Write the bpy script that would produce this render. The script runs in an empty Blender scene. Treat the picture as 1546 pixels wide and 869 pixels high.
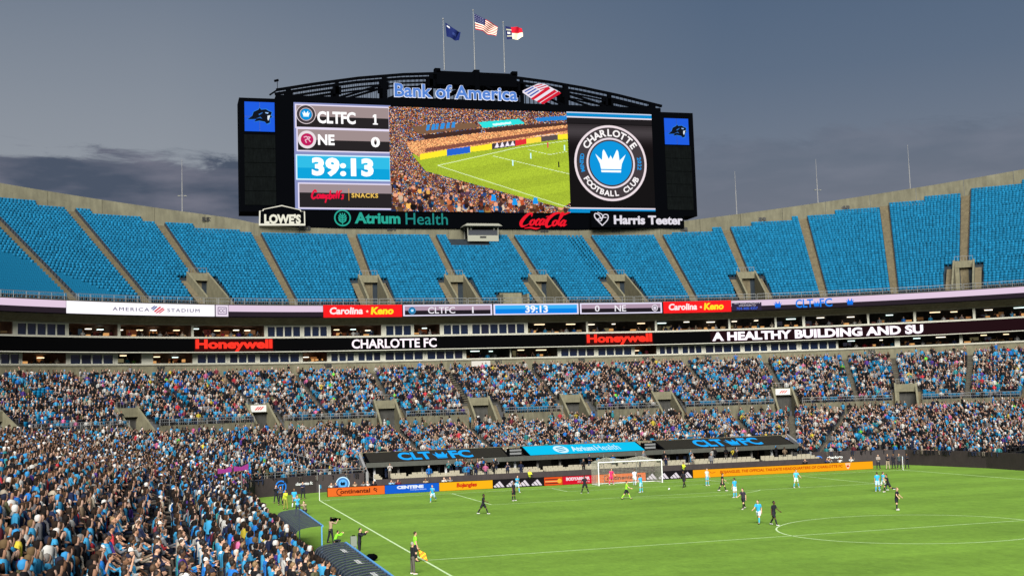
import bpy, bmesh, math, random
import numpy as np
from mathutils import Vector, Matrix
random.seed(7); rng=np.random.default_rng(7)
SC=bpy.context.scene; COL=SC.collection; PI=math.pi

# ---------------------------------------------------------------- camera
CAMP=np.array([-49.2676,-129.297,9.5217]); YAW,PITCH,ROLL,FPX=0.274377,0.0906526,-0.0319497,1872.22
_d=np.array([math.sin(YAW)*math.cos(PITCH),math.cos(YAW)*math.cos(PITCH),math.sin(PITCH)])
_r=np.array([math.cos(YAW),-math.sin(YAW),0.]); _u=np.cross(_r,_d)
_R=_r*math.cos(ROLL)+_u*math.sin(ROLL); _U=-_r*math.sin(ROLL)+_u*math.cos(ROLL)
cam=bpy.data.cameras.new('camera'); camo=bpy.data.objects.new('camera',cam); COL.objects.link(camo)
camo.matrix_world=Matrix(((_R[0],_U[0],-_d[0],CAMP[0]),(_R[1],_U[1],-_d[1],CAMP[1]),(_R[2],_U[2],-_d[2],CAMP[2]),(0,0,0,1)))
cam.lens=36*FPX/1546.; cam.sensor_width=36; cam.clip_start=.5; cam.clip_end=6000
SC.camera=camo

# ---------------------------------------------------------------- exposure
EXPO=1.0
SC.view_settings.view_transform='Standard'; SC.view_settings.look='None'
SC.view_settings.exposure=EXPO; SC.view_settings.gamma=1; SC.view_settings.use_curve_mapping=False
K=1/2**EXPO
def lin(c):
    return tuple(((x/255.)/12.92 if x/255.<=.04045 else ((x/255.+.055)/1.055)**2.4) for x in c[:3])

# ---------------------------------------------------------------- dusk sky
w=bpy.data.worlds.new('World'); SC.world=w; w.use_nodes=True
nt=w.node_tree; N=nt.nodes; L=nt.links; N.clear()
def nd(t,**k):
    n=N.new(t)
    for a,b in k.items(): setattr(n,a,b)
    return n
out=nd('ShaderNodeOutputWorld'); bg=nd('ShaderNodeBackground'); L.new(bg.outputs[0],out.inputs[0])
tc=nd('ShaderNodeTexCoord'); sep=nd('ShaderNodeSeparateXYZ'); L.new(tc.outputs['Generated'],sep.inputs[0])
ramp=nd('ShaderNodeValToRGB'); L.new(sep.outputs['Z'],ramp.inputs[0])
e=ramp.color_ramp.elements
def rc(c): return (*lin(c),1)
e[0].position=0.0; e[0].color=rc((136,124,138)); e[1].position=1.0; e[1].color=rc((46,70,102))
for pos,c in ((.14,(122,127,140)),(.18,(112,122,138)),(.25,(93,109,131)),(.33,(78,98,124)),(.6,(58,78,108))):
    x=e.new(pos); x.color=rc(c)
# paler towards the afterglow (left of the view)
az=nd('ShaderNodeMapRange'); az.inputs[1].default_value=.42; az.inputs[2].default_value=.0; L.new(sep.outputs['X'],az.inputs[0])
glow=nd('ShaderNodeMix',data_type='RGBA'); glow.inputs[7].default_value=rc((150,156,164))
mu=nd('ShaderNodeMath',operation='MULTIPLY'); hz=nd('ShaderNodeMapRange'); hz.inputs[1].default_value=.42; hz.inputs[2].default_value=.16
L.new(sep.outputs['Z'],hz.inputs[0]); L.new(hz.outputs[0],mu.inputs[0]); L.new(az.outputs[0],mu.inputs[1])
mu2=nd('ShaderNodeMath',operation='MULTIPLY'); mu2.inputs[1].default_value=.9; L.new(mu.outputs[0],mu2.inputs[0])
L.new(mu2.outputs[0],glow.inputs[0]); L.new(ramp.outputs[0],glow.inputs[6])
# low cloud bank: stretched noise, thick close to the horizon
mp=nd('ShaderNodeMapping'); mp.inputs['Scale'].default_value=(5.,5.,20); L.new(tc.outputs['Generated'],mp.inputs[0])
no=nd('ShaderNodeTexNoise'); no.inputs['Scale'].default_value=1.6; no.inputs['Detail'].default_value=12; no.inputs['Roughness'].default_value=.68; no.inputs['Distortion'].default_value=.9
L.new(mp.outputs[0],no.inputs['Vector'])
alt=nd('ShaderNodeMapRange'); alt.inputs[1].default_value=.222; alt.inputs[2].default_value=.18; L.new(sep.outputs['Z'],alt.inputs[0]); alt.inputs[3].default_value=-.26; alt.inputs[4].default_value=.30
ad=nd('ShaderNodeMath',operation='ADD'); L.new(no.outputs['Fac'],ad.inputs[0]); L.new(alt.outputs[0],ad.inputs[1])
cr=nd('ShaderNodeMapRange'); cr.inputs[1].default_value=.50; cr.inputs[2].default_value=.68; L.new(ad.outputs[0],cr.inputs[0]); cr.interpolation_type='SMOOTHSTEP'
azc=nd('ShaderNodeMapRange'); azc.inputs[1].default_value=.30; azc.inputs[2].default_value=.06; azc.inputs[3].default_value=.32; L.new(sep.outputs['X'],azc.inputs[0])
cm=nd('ShaderNodeMath',operation='MULTIPLY'); L.new(cr.outputs[0],cm.inputs[0]); L.new(azc.outputs[0],cm.inputs[1])
cloudc=nd('ShaderNodeMix',data_type='RGBA'); cloudc.inputs[6].default_value=rc((74,84,102)); cloudc.inputs[7].default_value=rc((112,114,129))
n2=nd('ShaderNodeTexNoise'); n2.inputs['Scale'].default_value=2.3; n2.inputs['Detail'].default_value=6; L.new(mp.outputs[0],n2.inputs['Vector'])
cr2=nd('ShaderNodeMapRange'); cr2.inputs[1].default_value=.42; cr2.inputs[2].default_value=.66; L.new(n2.outputs['Fac'],cr2.inputs[0]); L.new(cr2.outputs[0],cloudc.inputs[0])
mixc=nd('ShaderNodeMix',data_type='RGBA'); L.new(cm.outputs[0],mixc.inputs[0]); L.new(glow.outputs[2],mixc.inputs[6]); L.new(cloudc.outputs[2],mixc.inputs[7])
sky=nd('ShaderNodeTexSky'); sky.sky_type='NISHITA'; sky.sun_disc=False; sky.sun_elevation=math.radians(1.0); sky.sun_rotation=math.radians(-120)
sk=nd('ShaderNodeVectorMath',operation='SCALE'); sk.inputs[3].default_value=.003; L.new(sky.outputs[0],sk.inputs[0])
sa=nd('ShaderNodeVectorMath',operation='ADD'); L.new(mixc.outputs[2],sa.inputs[0]); L.new(sk.outputs[0],sa.inputs[1])
L.new(sa.outputs[0],bg.inputs[0]); bg.inputs[1].default_value=K

# ---------------------------------------------------------------- the floodlit key: one broad soft sun
sl=bpy.data.lights.new('sun','SUN'); sl.energy=4.6; sl.angle=math.radians(38); sl.color=(1,.98,.935)
so=bpy.data.objects.new('sun',sl); COL.objects.link(so)
so.rotation_euler=Vector((.25,.76,-.60)).to_track_quat('-Z','Y').to_euler()

# ---------------------------------------------------------------- helpers: points
def ray(a,b): return _d+_R*(a-773)/FPX-_U*(b-434.5)/FPX
def atz(a,b,H=0.):
    v=ray(a,b); return CAMP+v*(H-CAMP[2])/v[2]
def aty(a,b,Y):
    v=ray(a,b); return CAMP+v*(Y-CAMP[1])/v[1]
X0,RR,Y0=18.,80.,50.3
def P(s,off,z=0.):
    if abs(s)<=X0: return (s,Y0+off,z)
    a=(abs(s)-X0)/RR; g=1 if s>0 else -1
    return (g*(X0+(RR+off)*math.sin(a)),Y0-RR+(RR+off)*math.cos(a),z)
def Pang(s):                                  # outward direction angle of the bowl at s
    return 0. if abs(s)<=X0 else (1 if s>0 else -1)*(abs(s)-X0)/RR
def s_at(px,py,off):
    v=ray(px,py); p=CAMP+v*(Y0+off-CAMP[1])/v[1]
    if abs(p[0])<=X0: return p[0]
    g=1 if p[0]>0 else -1; c=np.array([g*X0,Y0-RR]); rr=RR+off
    o=CAMP[:2]-c; A=v[:2]@v[:2]; B=o@v[:2]; D=o@o-rr*rr
    t=(-B+math.sqrt(B*B-A*D))/A; p=CAMP+v*t
    return g*(X0+RR*math.atan2(abs(p[0])-X0,p[1]-c[1]))
def project(A):
    v=np.asarray(A,float)-CAMP; z=v@_d
    return 773+FPX*(v@_R)/z,434.5-FPX*(v@_U)/z,z

# ---------------------------------------------------------------- helpers: materials
MC={}
def mat(name,col,rough=.7,spec=.3,metal=0,noise=0,nscale=8,bump=0,emit=0,alpha=1,nsc=(1,1,1)):
    if name in MC: return MC[name]
    m=bpy.data.materials.new(name); m.use_nodes=True; n=m.node_tree.nodes; l=m.node_tree.links
    b=n['Principled BSDF']; b.inputs['Base Color'].default_value=(*col,1); b.inputs['Roughness'].default_value=rough
    b.inputs['Specular IOR Level'].default_value=spec; b.inputs['Metallic'].default_value=metal
    if noise or bump:
        t=n.new('ShaderNodeTexCoord'); mpn=n.new('ShaderNodeMapping'); mpn.inputs['Scale'].default_value=nsc
        l.new(t.outputs['Object'],mpn.inputs[0])
        q=n.new('ShaderNodeTexNoise'); q.inputs['Scale'].default_value=nscale; q.inputs['Detail'].default_value=7; q.inputs['Roughness'].default_value=.65
        l.new(mpn.outputs[0],q.inputs['Vector'])
        if noise:
            r=n.new('ShaderNodeMapRange'); r.inputs[1].default_value=.3; r.inputs[2].default_value=.7; r.inputs[3].default_value=1-noise; r.inputs[4].default_value=1+noise
            l.new(q.outputs['Fac'],r.inputs[0])
            q2=n.new('ShaderNodeTexNoise'); q2.inputs['Scale'].default_value=nscale*5; q2.inputs['Detail'].default_value=5
            m2=n.new('ShaderNodeMapping'); m2.inputs['Scale'].default_value=(1,1,.22); l.new(t.outputs['Object'],m2.inputs[0]); l.new(m2.outputs[0],q2.inputs['Vector'])
            r2=n.new('ShaderNodeMapRange'); r2.inputs[1].default_value=.3; r2.inputs[2].default_value=.7; r2.inputs[3].default_value=1-noise*.8; r2.inputs[4].default_value=1+noise*.8; l.new(q2.outputs['Fac'],r2.inputs[0])
            pm=n.new('ShaderNodeMath'); pm.operation='MULTIPLY'; l.new(r.outputs[0],pm.inputs[0]); l.new(r2.outputs[0],pm.inputs[1])
            x=n.new('ShaderNodeVectorMath'); x.operation='SCALE'; x.inputs[0].default_value=col; l.new(pm.outputs[0],x.inputs[3]); l.new(x.outputs[0],b.inputs['Base Color'])
        if bump:
            bp=n.new('ShaderNodeBump'); bp.inputs['Strength'].default_value=bump; bp.inputs['Distance'].default_value=.02
            l.new(q.outputs['Fac'],bp.inputs['Height']); l.new(bp.outputs[0],b.inputs['Normal'])
    MC[name]=m; return m
def emis(c,k=1.0):
    key='light_%d_%d_%d_%d'%(*c,int(k*100))
    if key in MC: return MC[key]
    m=bpy.data.materials.new(key); m.use_nodes=True; b=m.node_tree.nodes['Principled BSDF']
    b.inputs['Base Color'].default_value=(.001,.001,.001,1); b.inputs['Roughness'].default_value=.8; b.inputs['Specular IOR Level'].default_value=.02
    b.inputs['Emission Color'].default_value=(*lin(c),1); b.inputs['Emission Strength'].default_value=K*k
    MC[key]=m; return m
def attr_mat(name,emit=False,rough=.8):
    m=bpy.data.materials.new(name); m.use_nodes=True; n=m.node_tree.nodes; l=m.node_tree.links; b=n['Principled BSDF']
    a=n.new('ShaderNodeAttribute'); a.attribute_name='tint'; b.inputs['Roughness'].default_value=rough
    if emit:
        b.inputs['Base Color'].default_value=(.001,.001,.001,1); l.new(a.outputs['Color'],b.inputs['Emission Color']); b.inputs['Emission Strength'].default_value=K*1.3
    else: l.new(a.outputs['Color'],b.inputs['Base Color'])
    b.inputs['Specular IOR Level'].default_value=.02 if emit else .1
    return m
def obj_mat(name,rough=.85,noise=.12,sheen=0):
    m=bpy.data.materials.new(name); m.use_nodes=True; n=m.node_tree.nodes; l=m.node_tree.links; b=n['Principled BSDF']
    o=n.new('ShaderNodeObjectInfo'); q=n.new('ShaderNodeTexNoise'); q.inputs['Scale'].default_value=9; q.inputs['Detail'].default_value=4
    t=n.new('ShaderNodeTexCoord'); l.new(t.outputs['Object'],q.inputs['Vector'])
    r=n.new('ShaderNodeMapRange'); r.inputs[3].default_value=1-noise; r.inputs[4].default_value=1+noise; l.new(q.outputs['Fac'],r.inputs[0])
    x=n.new('ShaderNodeVectorMath'); x.operation='SCALE'; l.new(o.outputs['Color'],x.inputs[0]); l.new(r.outputs[0],x.inputs[3]); l.new(x.outputs[0],b.inputs['Base Color'])
    b.inputs['Roughness'].default_value=rough; b.inputs['Specular IOR Level'].default_value=.2
    return m
M_CLOTH=obj_mat('cloth'); M_SKIN=obj_mat('skin',.6,.06); M_HAIR=obj_mat('hair',.6,.2)
M_CONC=mat('concrete',(.118,.108,.068),.85,noise=.22,nscale=.5,bump=.1)
M_CONC2=mat('concrete_tread',(.09,.083,.056),.9,noise=.25,nscale=.8)
M_AISLE=mat('aisle_concrete',(.098,.080,.046),.9,noise=.25,nscale=1.2)
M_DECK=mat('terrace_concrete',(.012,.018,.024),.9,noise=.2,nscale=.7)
M_DARK=mat('dark_recess',(.012,.011,.012),.9)
M_BLACK=mat('black_steel',(.0006,.0008,.0014),.85,.015)
M_BLACK2=mat('black_panel',(.0025,.0033,.0033),.85,.02,noise=.3,nscale=.8)
M_BEIGE=mat('beige_frame',(.42,.41,.34),.6)
M_WHITE=mat('white_paint',(.62,.62,.60),.5)
M_CREAM=mat('cream_seat',(.26,.235,.17),.6,noise=.15,nscale=3)
M_RAIL=mat('rail_steel',(.16,.165,.165),.5,.4,.3)
M_GLASS=mat('dark_window_glass',(.006,.012,.032),.08,.6)
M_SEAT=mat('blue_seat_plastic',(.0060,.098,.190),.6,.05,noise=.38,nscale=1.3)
M_BROWN=mat('suite_interior',(.10,.05,.03),.8,noise=.4,nscale=1.5)
M_WALLB=mat('field_wall_padding',(.030,.022,.022),.7,noise=.15,nscale=1)

# ---------------------------------------------------------------- helpers: meshes
def tag(o,label=None,cat=None,group=None,kind=None):
    if label: o['label']=label
    if cat: o['category']=cat
    if group: o['group']=group
    if kind: o['kind']=kind
    return o
def empty(name,loc=(0,0,0),rz=0.):
    o=bpy.data.objects.new(name,None); o.location=loc; o.rotation_euler=(0,0,rz); o.empty_display_size=.3; COL.objects.link(o); return o
def link(name,me,parent=None,loc=None):
    o=bpy.data.objects.new(name,me); COL.objects.link(o)
    if parent: o.parent=parent
    if loc is not None: o.location=loc
    return o
class MB:
    def __init__(s): s.v=[]; s.f=[]; s.m=[]
    def add(s,vs,fs,m=0):
        b=len(s.v); s.v+= [tuple(map(float,p)) for p in vs]; s.f+=[[b+i for i in f] for f in fs]; s.m+=[m]*len(fs); return s
    def quad(s,a,b,c,d,m=0): return s.add([a,b,c,d],[[0,1,2,3]],m)
    def box(s,x0,y0,z0,x1,y1,z1,m=0):
        return s.add([(x0,y0,z0),(x1,y0,z0),(x1,y1,z0),(x0,y1,z0),(x0,y0,z1),(x1,y0,z1),(x1,y1,z1),(x0,y1,z1)],
            [[0,3,2,1],[4,5,6,7],[0,1,5,4],[1,2,6,5],[2,3,7,6],[3,0,4,7]],m)
    def cyl(s,p0,p1,r0,r1=None,n=8,m=0,caps=True):
        r1=r0 if r1 is None else r1; p0=Vector(p0); p1=Vector(p1); d=(p1-p0).normalized()
        a=d.orthogonal().normalized(); b=d.cross(a); vs=[]
        for p,r in ((p0,r0),(p1,r1)):
            for i in range(n):
                t=2*PI*i/n; vs.append(p+a*r*math.cos(t)+b*r*math.sin(t))
        fs=[[i,(i+1)%n,n+(i+1)%n,n+i] for i in range(n)]
        if caps: fs+=[list(range(n))[::-1],list(range(n,2*n))]
        return s.add(vs,fs,m)
    def bar(s,p0,p1,w,h=None,m=0):
        h=h or w; p0=Vector(p0); p1=Vector(p1); d=(p1-p0).normalized()
        u=Vector((0,0,1)) if abs(d.z)<.95 else Vector((0,1,0)); a=d.cross(u).normalized(); b=a.cross(d)
        vs=[p+a*i*w/2+b*j*h/2 for p in (p0,p1) for i,j in ((-1,-1),(1,-1),(1,1),(-1,1))]
        return s.add(vs,[[0,1,5,4],[1,2,6,5],[2,3,7,6],[3,0,4,7],[3,2,1,0],[4,5,6,7]],m)
    def poly(s,pts,f,t0,t1,m=0):              # closed outline pts (u,v) mapped by f(u,v,d), thickness t0..t1
        n=len(pts); vs=[f(u,v,t1) for u,v in pts]+[f(u,v,t0) for u,v in pts]
        fs=[list(range(n))]+([[i,n+i,n+(i+1)%n,(i+1)%n] for i in range(n)]+[list(range(n,2*n))[::-1]] if t1-t0>.001 else [])
        return s.add(vs,fs,m)
    def sweep(s,prof,s0,s1,step=2.,m=0,closed=False,caps=False):
        n=max(1,int(math.ceil(abs(s1-s0)/step))); k=len(prof); vs=[]
        for i in range(n+1):
            t=s0+(s1-s0)*i/n
            for q in prof:
                o,z=q(t) if callable(q) else q
                vs.append(P(t,o,z))
        fs=[]
        for i in range(n):
            for j in range(k if closed else k-1):
                a=i*k+j; b=i*k+(j+1)%k; fs.append([a,a+k,b+k,b])
        if caps and closed: fs+=[list(range(k)),[n*k+j for j in range(k)][::-1]]
        return s.add(vs,fs,m)
    def build(s,name,mats,parent=None,smooth=False,kind=None):
        me=bpy.data.meshes.new(name); me.from_pydata(s.v,[],s.f)
        mats=mats if isinstance(mats,(list,tuple)) else [mats]
        for q in mats: me.materials.append(q)
        if len(mats)>1: me.polygons.foreach_set('material_index',s.m)
        if smooth: me.polygons.foreach_set('use_smooth',[True]*len(me.polygons))
        me.update(); o=link(name,me,parent)
        if kind: o['kind']=kind
        return o
TG={}
def text_geo(t,bold=0,shear=0,space=1.):
    key=(t,bold,shear,space)
    if key in TG: return TG[key]
    c=bpy.data.curves.new('t','FONT'); c.body=t; c.offset=bold; c.shear=shear; c.space_character=space; c.resolution_u=3
    o=bpy.data.objects.new('t',c); COL.objects.link(o); dg=bpy.context.evaluated_depsgraph_get()
    me=bpy.data.meshes.new_from_object(o.evaluated_get(dg)); v=np.array([q.co[:2] for q in me.vertices]); f=[list(p.vertices) for p in me.polygons]
    bpy.data.objects.remove(o); bpy.data.curves.remove(c); bpy.data.meshes.remove(me)
    # weld duplicated points
    key2={}; idx=[]; nv=[]
    for p in v:
        q=(round(p[0],5),round(p[1],5))
        if q not in key2: key2[q]=len(nv); nv.append(q)
        idx.append(key2[q])
    f=[[idx[i] for i in p] for p in f]; f=[p for p in f if len(set(p))==len(p)]
    TG[key]=(np.array(nv),f); return TG[key]
def fit(v,r,src=None):
    u0,v0,u1,v1=r; a=v.min(0) if src is None else src[0]; b=v.max(0) if src is None else src[1]
    q=(v-a)/(b-a); return np.stack([u0+q[:,0]*(u1-u0),v0+q[:,1]*(v1-v0)],1)
def geo_to(mb,v2,f,mapf,t0,t1,m=0):
    n=len(v2); vs=[mapf(a,b,t1) for a,b in v2]; fs=[list(p) for p in f]
    if t1-t0>.03:
        vs+=[mapf(a,b,t0) for a,b in v2]; ec={}
        for p in f:
            for i in range(len(p)):
                e=(p[i],p[(i+1)%len(p)]); ec[tuple(sorted(e))]=ec.get(tuple(sorted(e)),0)+1
        for (a,b),c in ec.items():
            if c==1: fs.append([a,b,b+n,a+n])
    mb.add(vs,fs,m)
def lettering(t,r,mapf,material,parent,bold=0,shear=0,space=1.,t0=0,t1=.02,name='lettering'):
    v,f=text_geo(t,bold,shear,space); mb=MB(); geo_to(mb,fit(v,r),f,mapf,t0,t1); return mb.build(name,material,parent)
def letters(t,r,mapf,material,parent,bold=0,shear=0,space=1.,t0=0,t1=.2,outline=None,grow=.0):
    """channel letters: every letter an object"""
    v,f=text_geo(t,bold,shear,space); par=list(range(len(v)))
    def find(a):
        while par[a]!=a: par[a]=par[par[a]]; a=par[a]
        return a
    for p in f:
        for i in p[1:]: par[find(i)]=find(p[0])
    isl={}
    for k,p in enumerate(f): isl.setdefault(find(p[0]),[]).append(k)
    groups=[]
    for r0,ks in isl.items():
        vi=sorted({i for k in ks for i in f[k]}); x0,x1=v[vi,0].min(),v[vi,0].max(); groups.append([x0,x1,vi,ks])
    groups.sort(); merged=[]
    for g in groups:
        if merged:
            h=merged[-1]; ov=min(g[1],h[1])-max(g[0],h[0])
            if ov>.6*min(g[1]-g[0],h[1]-h[0]): h[0]=min(h[0],g[0]); h[1]=max(h[1],g[1]); h[2]=sorted(set(h[2]+g[2])); h[3]+=g[3]; continue
        merged.append(g)
    fv=fit(v,r); res=[]
    if outline is not None: ov_,of_=text_geo(t,bold+grow,shear,space); a,b=v.min(0),v.max(0); ofv=fit(ov_,r,(a,b))
    for g in merged:
        ix={i:j for j,i in enumerate(g[2])}; mb=MB(); geo_to(mb,fv[g[2]],[[ix[i] for i in f[k]] for k in g[3]],mapf,t0,t1); res.append(mb.build('letter',material,parent))
    if outline is not None:
        mb=MB(); geo_to(mb,ofv,of_,mapf,t0-.02,t1-.06); mb.build('letter_outline',outline,parent)
    return res
def crv(pts,n=6,closed=False):
    pts=[np.array(p,float) for p in pts]; res=[]; k=len(pts)
    rg=range(k if closed else k-1)
    for i in rg:
        p0=pts[(i-1)%k] if (closed or i>0) else pts[0]*2-pts[1]; p1=pts[i]; p2=pts[(i+1)%k]; p3=pts[(i+2)%k] if (closed or i+2<k) else pts[-1]*2-pts[-2]
        for j in range(n):
            t=j/n; res.append(.5*((2*p1)+(-p0+p2)*t+(2*p0-5*p1+4*p2-p3)*t*t+(-p0+3*p1-3*p2+p3)*t**3))
    if not closed: res.append(pts[-1])
    return res
def stroke(mb,pts,wd,mapf,t0,t1,m=0,smooth=True):
    """pen stroke through pts (u,v[,w])"""
    q=[np.array(list(p)+([wd] if len(p)<3 else [])) for p in pts]
    if smooth: q=crv(q,5)
    Lp=[];Rp=[]
    for i,p in enumerate(q):
        a=q[max(i-1,0)][:2]; b=q[min(i+1,len(q)-1)][:2]; d=b-a; d=d/(np.linalg.norm(d)+1e-9); nn=np.array([-d[1],d[0]])*p[2]/2
        Lp.append(p[:2]+nn); Rp.append(p[:2]-nn)
    n=len(q); vs=[mapf(*p,t1) for p in Lp]+[mapf(*p,t1) for p in Rp]; fs=[[i,i+1,n+i+1,n+i] for i in range(n-1)]
    if t1-t0>.03:
        vs+=[mapf(*p,t0) for p in Lp]+[mapf(*p,t0) for p in Rp]
        fs+=[[i,i+1,2*n+i+1,2*n+i] for i in range(n-1)]+[[n+i,n+i+1,3*n+i+1,3*n+i] for i in range(n-1)]+[[0,n,3*n,2*n],[n-1,2*n-1,4*n-1,3*n-1]]
    mb.add(vs,fs,m)
def circ(cx,cy,r,n=40,a0=0,a1=2*PI,ry=None): return [(cx+r*math.cos(a0+(a1-a0)*i/n),cy+(ry or r)*math.sin(a0+(a1-a0)*i/n)) for i in range(n)]
def ring(mb,cx,cy,r0,r1,mapf,t,n=48,m=0):
    vs=[];fs=[]
    for i in range(n):
        a=2*PI*i/n; vs+=[mapf(cx+r0*math.cos(a),cy+r0*math.sin(a),t),mapf(cx+r1*math.cos(a),cy+r1*math.sin(a),t)]
    for i in range(n): j=(i+1)%n; fs.append([2*i,2*i+1,2*j+1,2*j])
    mb.add(vs,fs,m)
CROWN=[(-1,.62),(-.72,.18),(-.62,.2),(-.45,.78),(-.5,.95),(-.4,1.),(-.33,.8),(-.14,.3),(0,1.12),(.14,.3),(.33,.8),(.4,1.),(.5,.95),(.45,.78),(.62,.2),(.72,.18),(1,.62),(.66,-.72),(-.66,-.72)]
CROWN=[(-1.,.72),(-.62,.28),(-.5,.95),(-.44,1.12),(-.37,.95),(-.28,.3),(0,.72),(.28,.3),(.37,.95),(.44,1.12),(.5,.95),(.62,.28),(1.,.72),(.66,-.55),(-.66,-.55)]
def crown(mb,cx,cy,w,h,mapf,t,m=0):
    # built as convex-ish pieces so that it triangulates well
    f=lambda x,y:(cx+x*w/2,cy+y*h/2)
    for p in ([(-.66,-.55),(.66,-.55),(.72,-.1),(-.72,-.1)],[(-.72,-.1),(-.15,-.1),(-.62,.25),(-1.,.72)],[(-.6,-.1),(.02,-.1),(-.36,.95),(-.44,1.12),(-.52,.95)],
              [(-.28,-.1),(.28,-.1),(0,.62)],[(.6,-.1),(-.02,-.1),(.36,.95),(.44,1.12),(.52,.95)],[(.72,-.1),(.15,-.1),(.62,.25),(1.,.72)],
              [(-.66,-.64),(.66,-.64),(.64,-.82),(-.64,-.82)]):
        mb.add([mapf(*f(*q),t) for q in p],[list(range(len(p)))],m)
def crest(r,cx,cy,mapf,parent,t=.02,text=True):
    rmb=MB(); rmb.add([mapf(a,b,t) for a,b in circ(cx,cy,r,56)],[list(range(56))]); rmb.build('crest_rim',emis((240,225,230)),parent)
    a=MB(); a.add([mapf(p,q,t+.02) for p,q in circ(cx,cy,r*.94,56)],[list(range(56))]); a.build('crest_band',emis((66,58,62)),parent)
    b=MB(); ring(b,cx,cy,r*.62,r*.67,mapf,t+.04); b.build('crest_ring',emis((235,220,228)),parent)
    c=MB(); c.add([mapf(p,q,t+.04) for p,q in circ(cx,cy,r*.58,56)],[list(range(56))]); c.build('crest_disc',emis((0,150,222)),parent)
    d=MB(); crown(d,cx,cy+.01*r,r*.84,r*.62,mapf,t+.06); d.build('crown',emis((235,250,255),1.2),parent)
    if text:
        mb=MB()
        def arc(s,rad,mid,step,up,hh):
            n=len(s)
            for i,ch in enumerate(s):
                if ch==' ': continue
                v,f=text_geo(ch,.03); th=mid+(i-(n-1)/2)*step*(-1 if up else 1)
                hgt=hh*r; wid=hgt*(v[:,0].max()-v[:,0].min())/.72; q=fit(v,(-wid/2,-hgt/2,wid/2,hgt/2))
                ang=th-PI/2 if up else th+PI/2
                x=cx+math.cos(th)*rad*r+q[:,0]*math.cos(ang)-q[:,1]*math.sin(ang); y=cy+math.sin(th)*rad*r+q[:,0]*math.sin(ang)+q[:,1]*math.cos(ang)
                geo_to(mb,np.stack([x,y],1),f,mapf,0,t+.06)
        arc('CHARLOTTE',.80,PI/2,.235,True,.19); arc('FOOTBALL CLUB',.80,-PI/2,.17,False,.15)
        mb.build('crest_lettering',emis((245,240,240),1.1),parent)
        mb=MB(); arc('MINTED',.80,PI,.095,True,.105); arc('2022',.80,0,.11,True,.11); mb.build('crest_lettering',emis((20,150,225)),parent)
# ================================================================ ground and pitch
PW,PL=34.09,53.6
g=MB(); g.quad((-3000,-3000,-.3),(3000,-3000,-.3),(3000,3000,-.3),(-3000,3000,-.3)); g.build('ground',mat('ground_asphalt',(.05,.05,.05),.9),kind='structure')
def grass_mat():
    m=bpy.data.materials.new('mown_grass'); m.use_nodes=True; n=m.node_tree.nodes; l=m.node_tree.links; b=n['Principled BSDF']; b.inputs['Roughness'].default_value=.85; b.inputs['Specular IOR Level'].default_value=.15
    tc=n.new('ShaderNodeTexCoord'); sx=n.new('ShaderNodeSeparateXYZ'); l.new(tc.outputs['Object'],sx.inputs[0])
    wv=n.new('ShaderNodeMath'); wv.operation='MULTIPLY'; wv.inputs[1].default_value=2*PI/11.; l.new(sx.outputs['Y'],wv.inputs[0])
    sn=n.new('ShaderNodeMath'); sn.operation='SINE'; l.new(wv.outputs[0],sn.inputs[0])
    st=n.new('ShaderNodeMapRange'); st.inputs[1].default_value=-.25; st.inputs[2].default_value=.25; st.inputs[3].default_value=.93; st.inputs[4].default_value=1.05; l.new(sn.outputs[0],st.inputs[0])
    def noi(sc,det,scl,lo,hi):
        mp=n.new('ShaderNodeMapping'); mp.inputs['Scale'].default_value=scl; l.new(tc.outputs['Object'],mp.inputs[0])
        q=n.new('ShaderNodeTexNoise'); q.inputs['Scale'].default_value=sc; q.inputs['Detail'].default_value=det; q.inputs['Roughness'].default_value=.7; l.new(mp.outputs[0],q.inputs['Vector'])
        r=n.new('ShaderNodeMapRange'); r.inputs[1].default_value=.3; r.inputs[2].default_value=.7; r.inputs[3].default_value=lo; r.inputs[4].default_value=hi; l.new(q.outputs['Fac'],r.inputs[0]); return r,q
    a,_=noi(.09,7,(1,1,1),.86,1.13); c,q=noi(1.0,8,(1,.6,1),.86,1.14); d,_=noi(4.,6,(1,.5,1),.85,1.15)
    def mul(x,y):
        t=n.new('ShaderNodeMath'); t.operation='MULTIPLY'; l.new(x,t.inputs[0]); l.new(y,t.inputs[1]); return t.outputs[0]
    k=mul(mul(mul(st.outputs[0],a.outputs[0]),c.outputs[0]),d.outputs[0])
    mx=n.new('ShaderNodeMix'); mx.data_type='RGBA'; mx.inputs[6].default_value=(.088,.196,.021,1); mx.inputs[7].default_value=(.118,.216,.025,1); l.new(a.outputs[0],mx.inputs[0])
    x=n.new('ShaderNodeVectorMath'); x.operation='SCALE'; l.new(mx.outputs[2],x.inputs[0]); l.new(k,x.inputs[3]); l.new(x.outputs[0],b.inputs['Base Color'])
    bp=n.new('ShaderNodeBump'); bp.inputs['Strength'].default_value=.35; bp.inputs['Distance'].default_value=.04; l.new(q.outputs['Fac'],bp.inputs['Height']); l.new(bp.outputs[0],b.inputs['Normal'])
    return m
g=MB(); g.quad((-42.6,-135,0),(42.6,-135,0),(42.6,12.2,0),(-42.6,12.2,0)); g.build('pitch',grass_mat(),kind='structure')
M_LINE=mat('line_paint',(.42,.55,.30),.9,noise=.2,nscale=2)
lm=MB(); Z=.006
def hline(x0,y0,x1,y1,wd=.12):
    a=np.array([x0,y0]);b=np.array([x1,y1]);dd=(b-a)/np.linalg.norm(b-a);nn=np.array([-dd[1],dd[0]])*wd/2
    lm.quad((*(a-nn),Z),(*(b-nn),Z),(*(b+nn),Z),(*(a+nn),Z))
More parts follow.
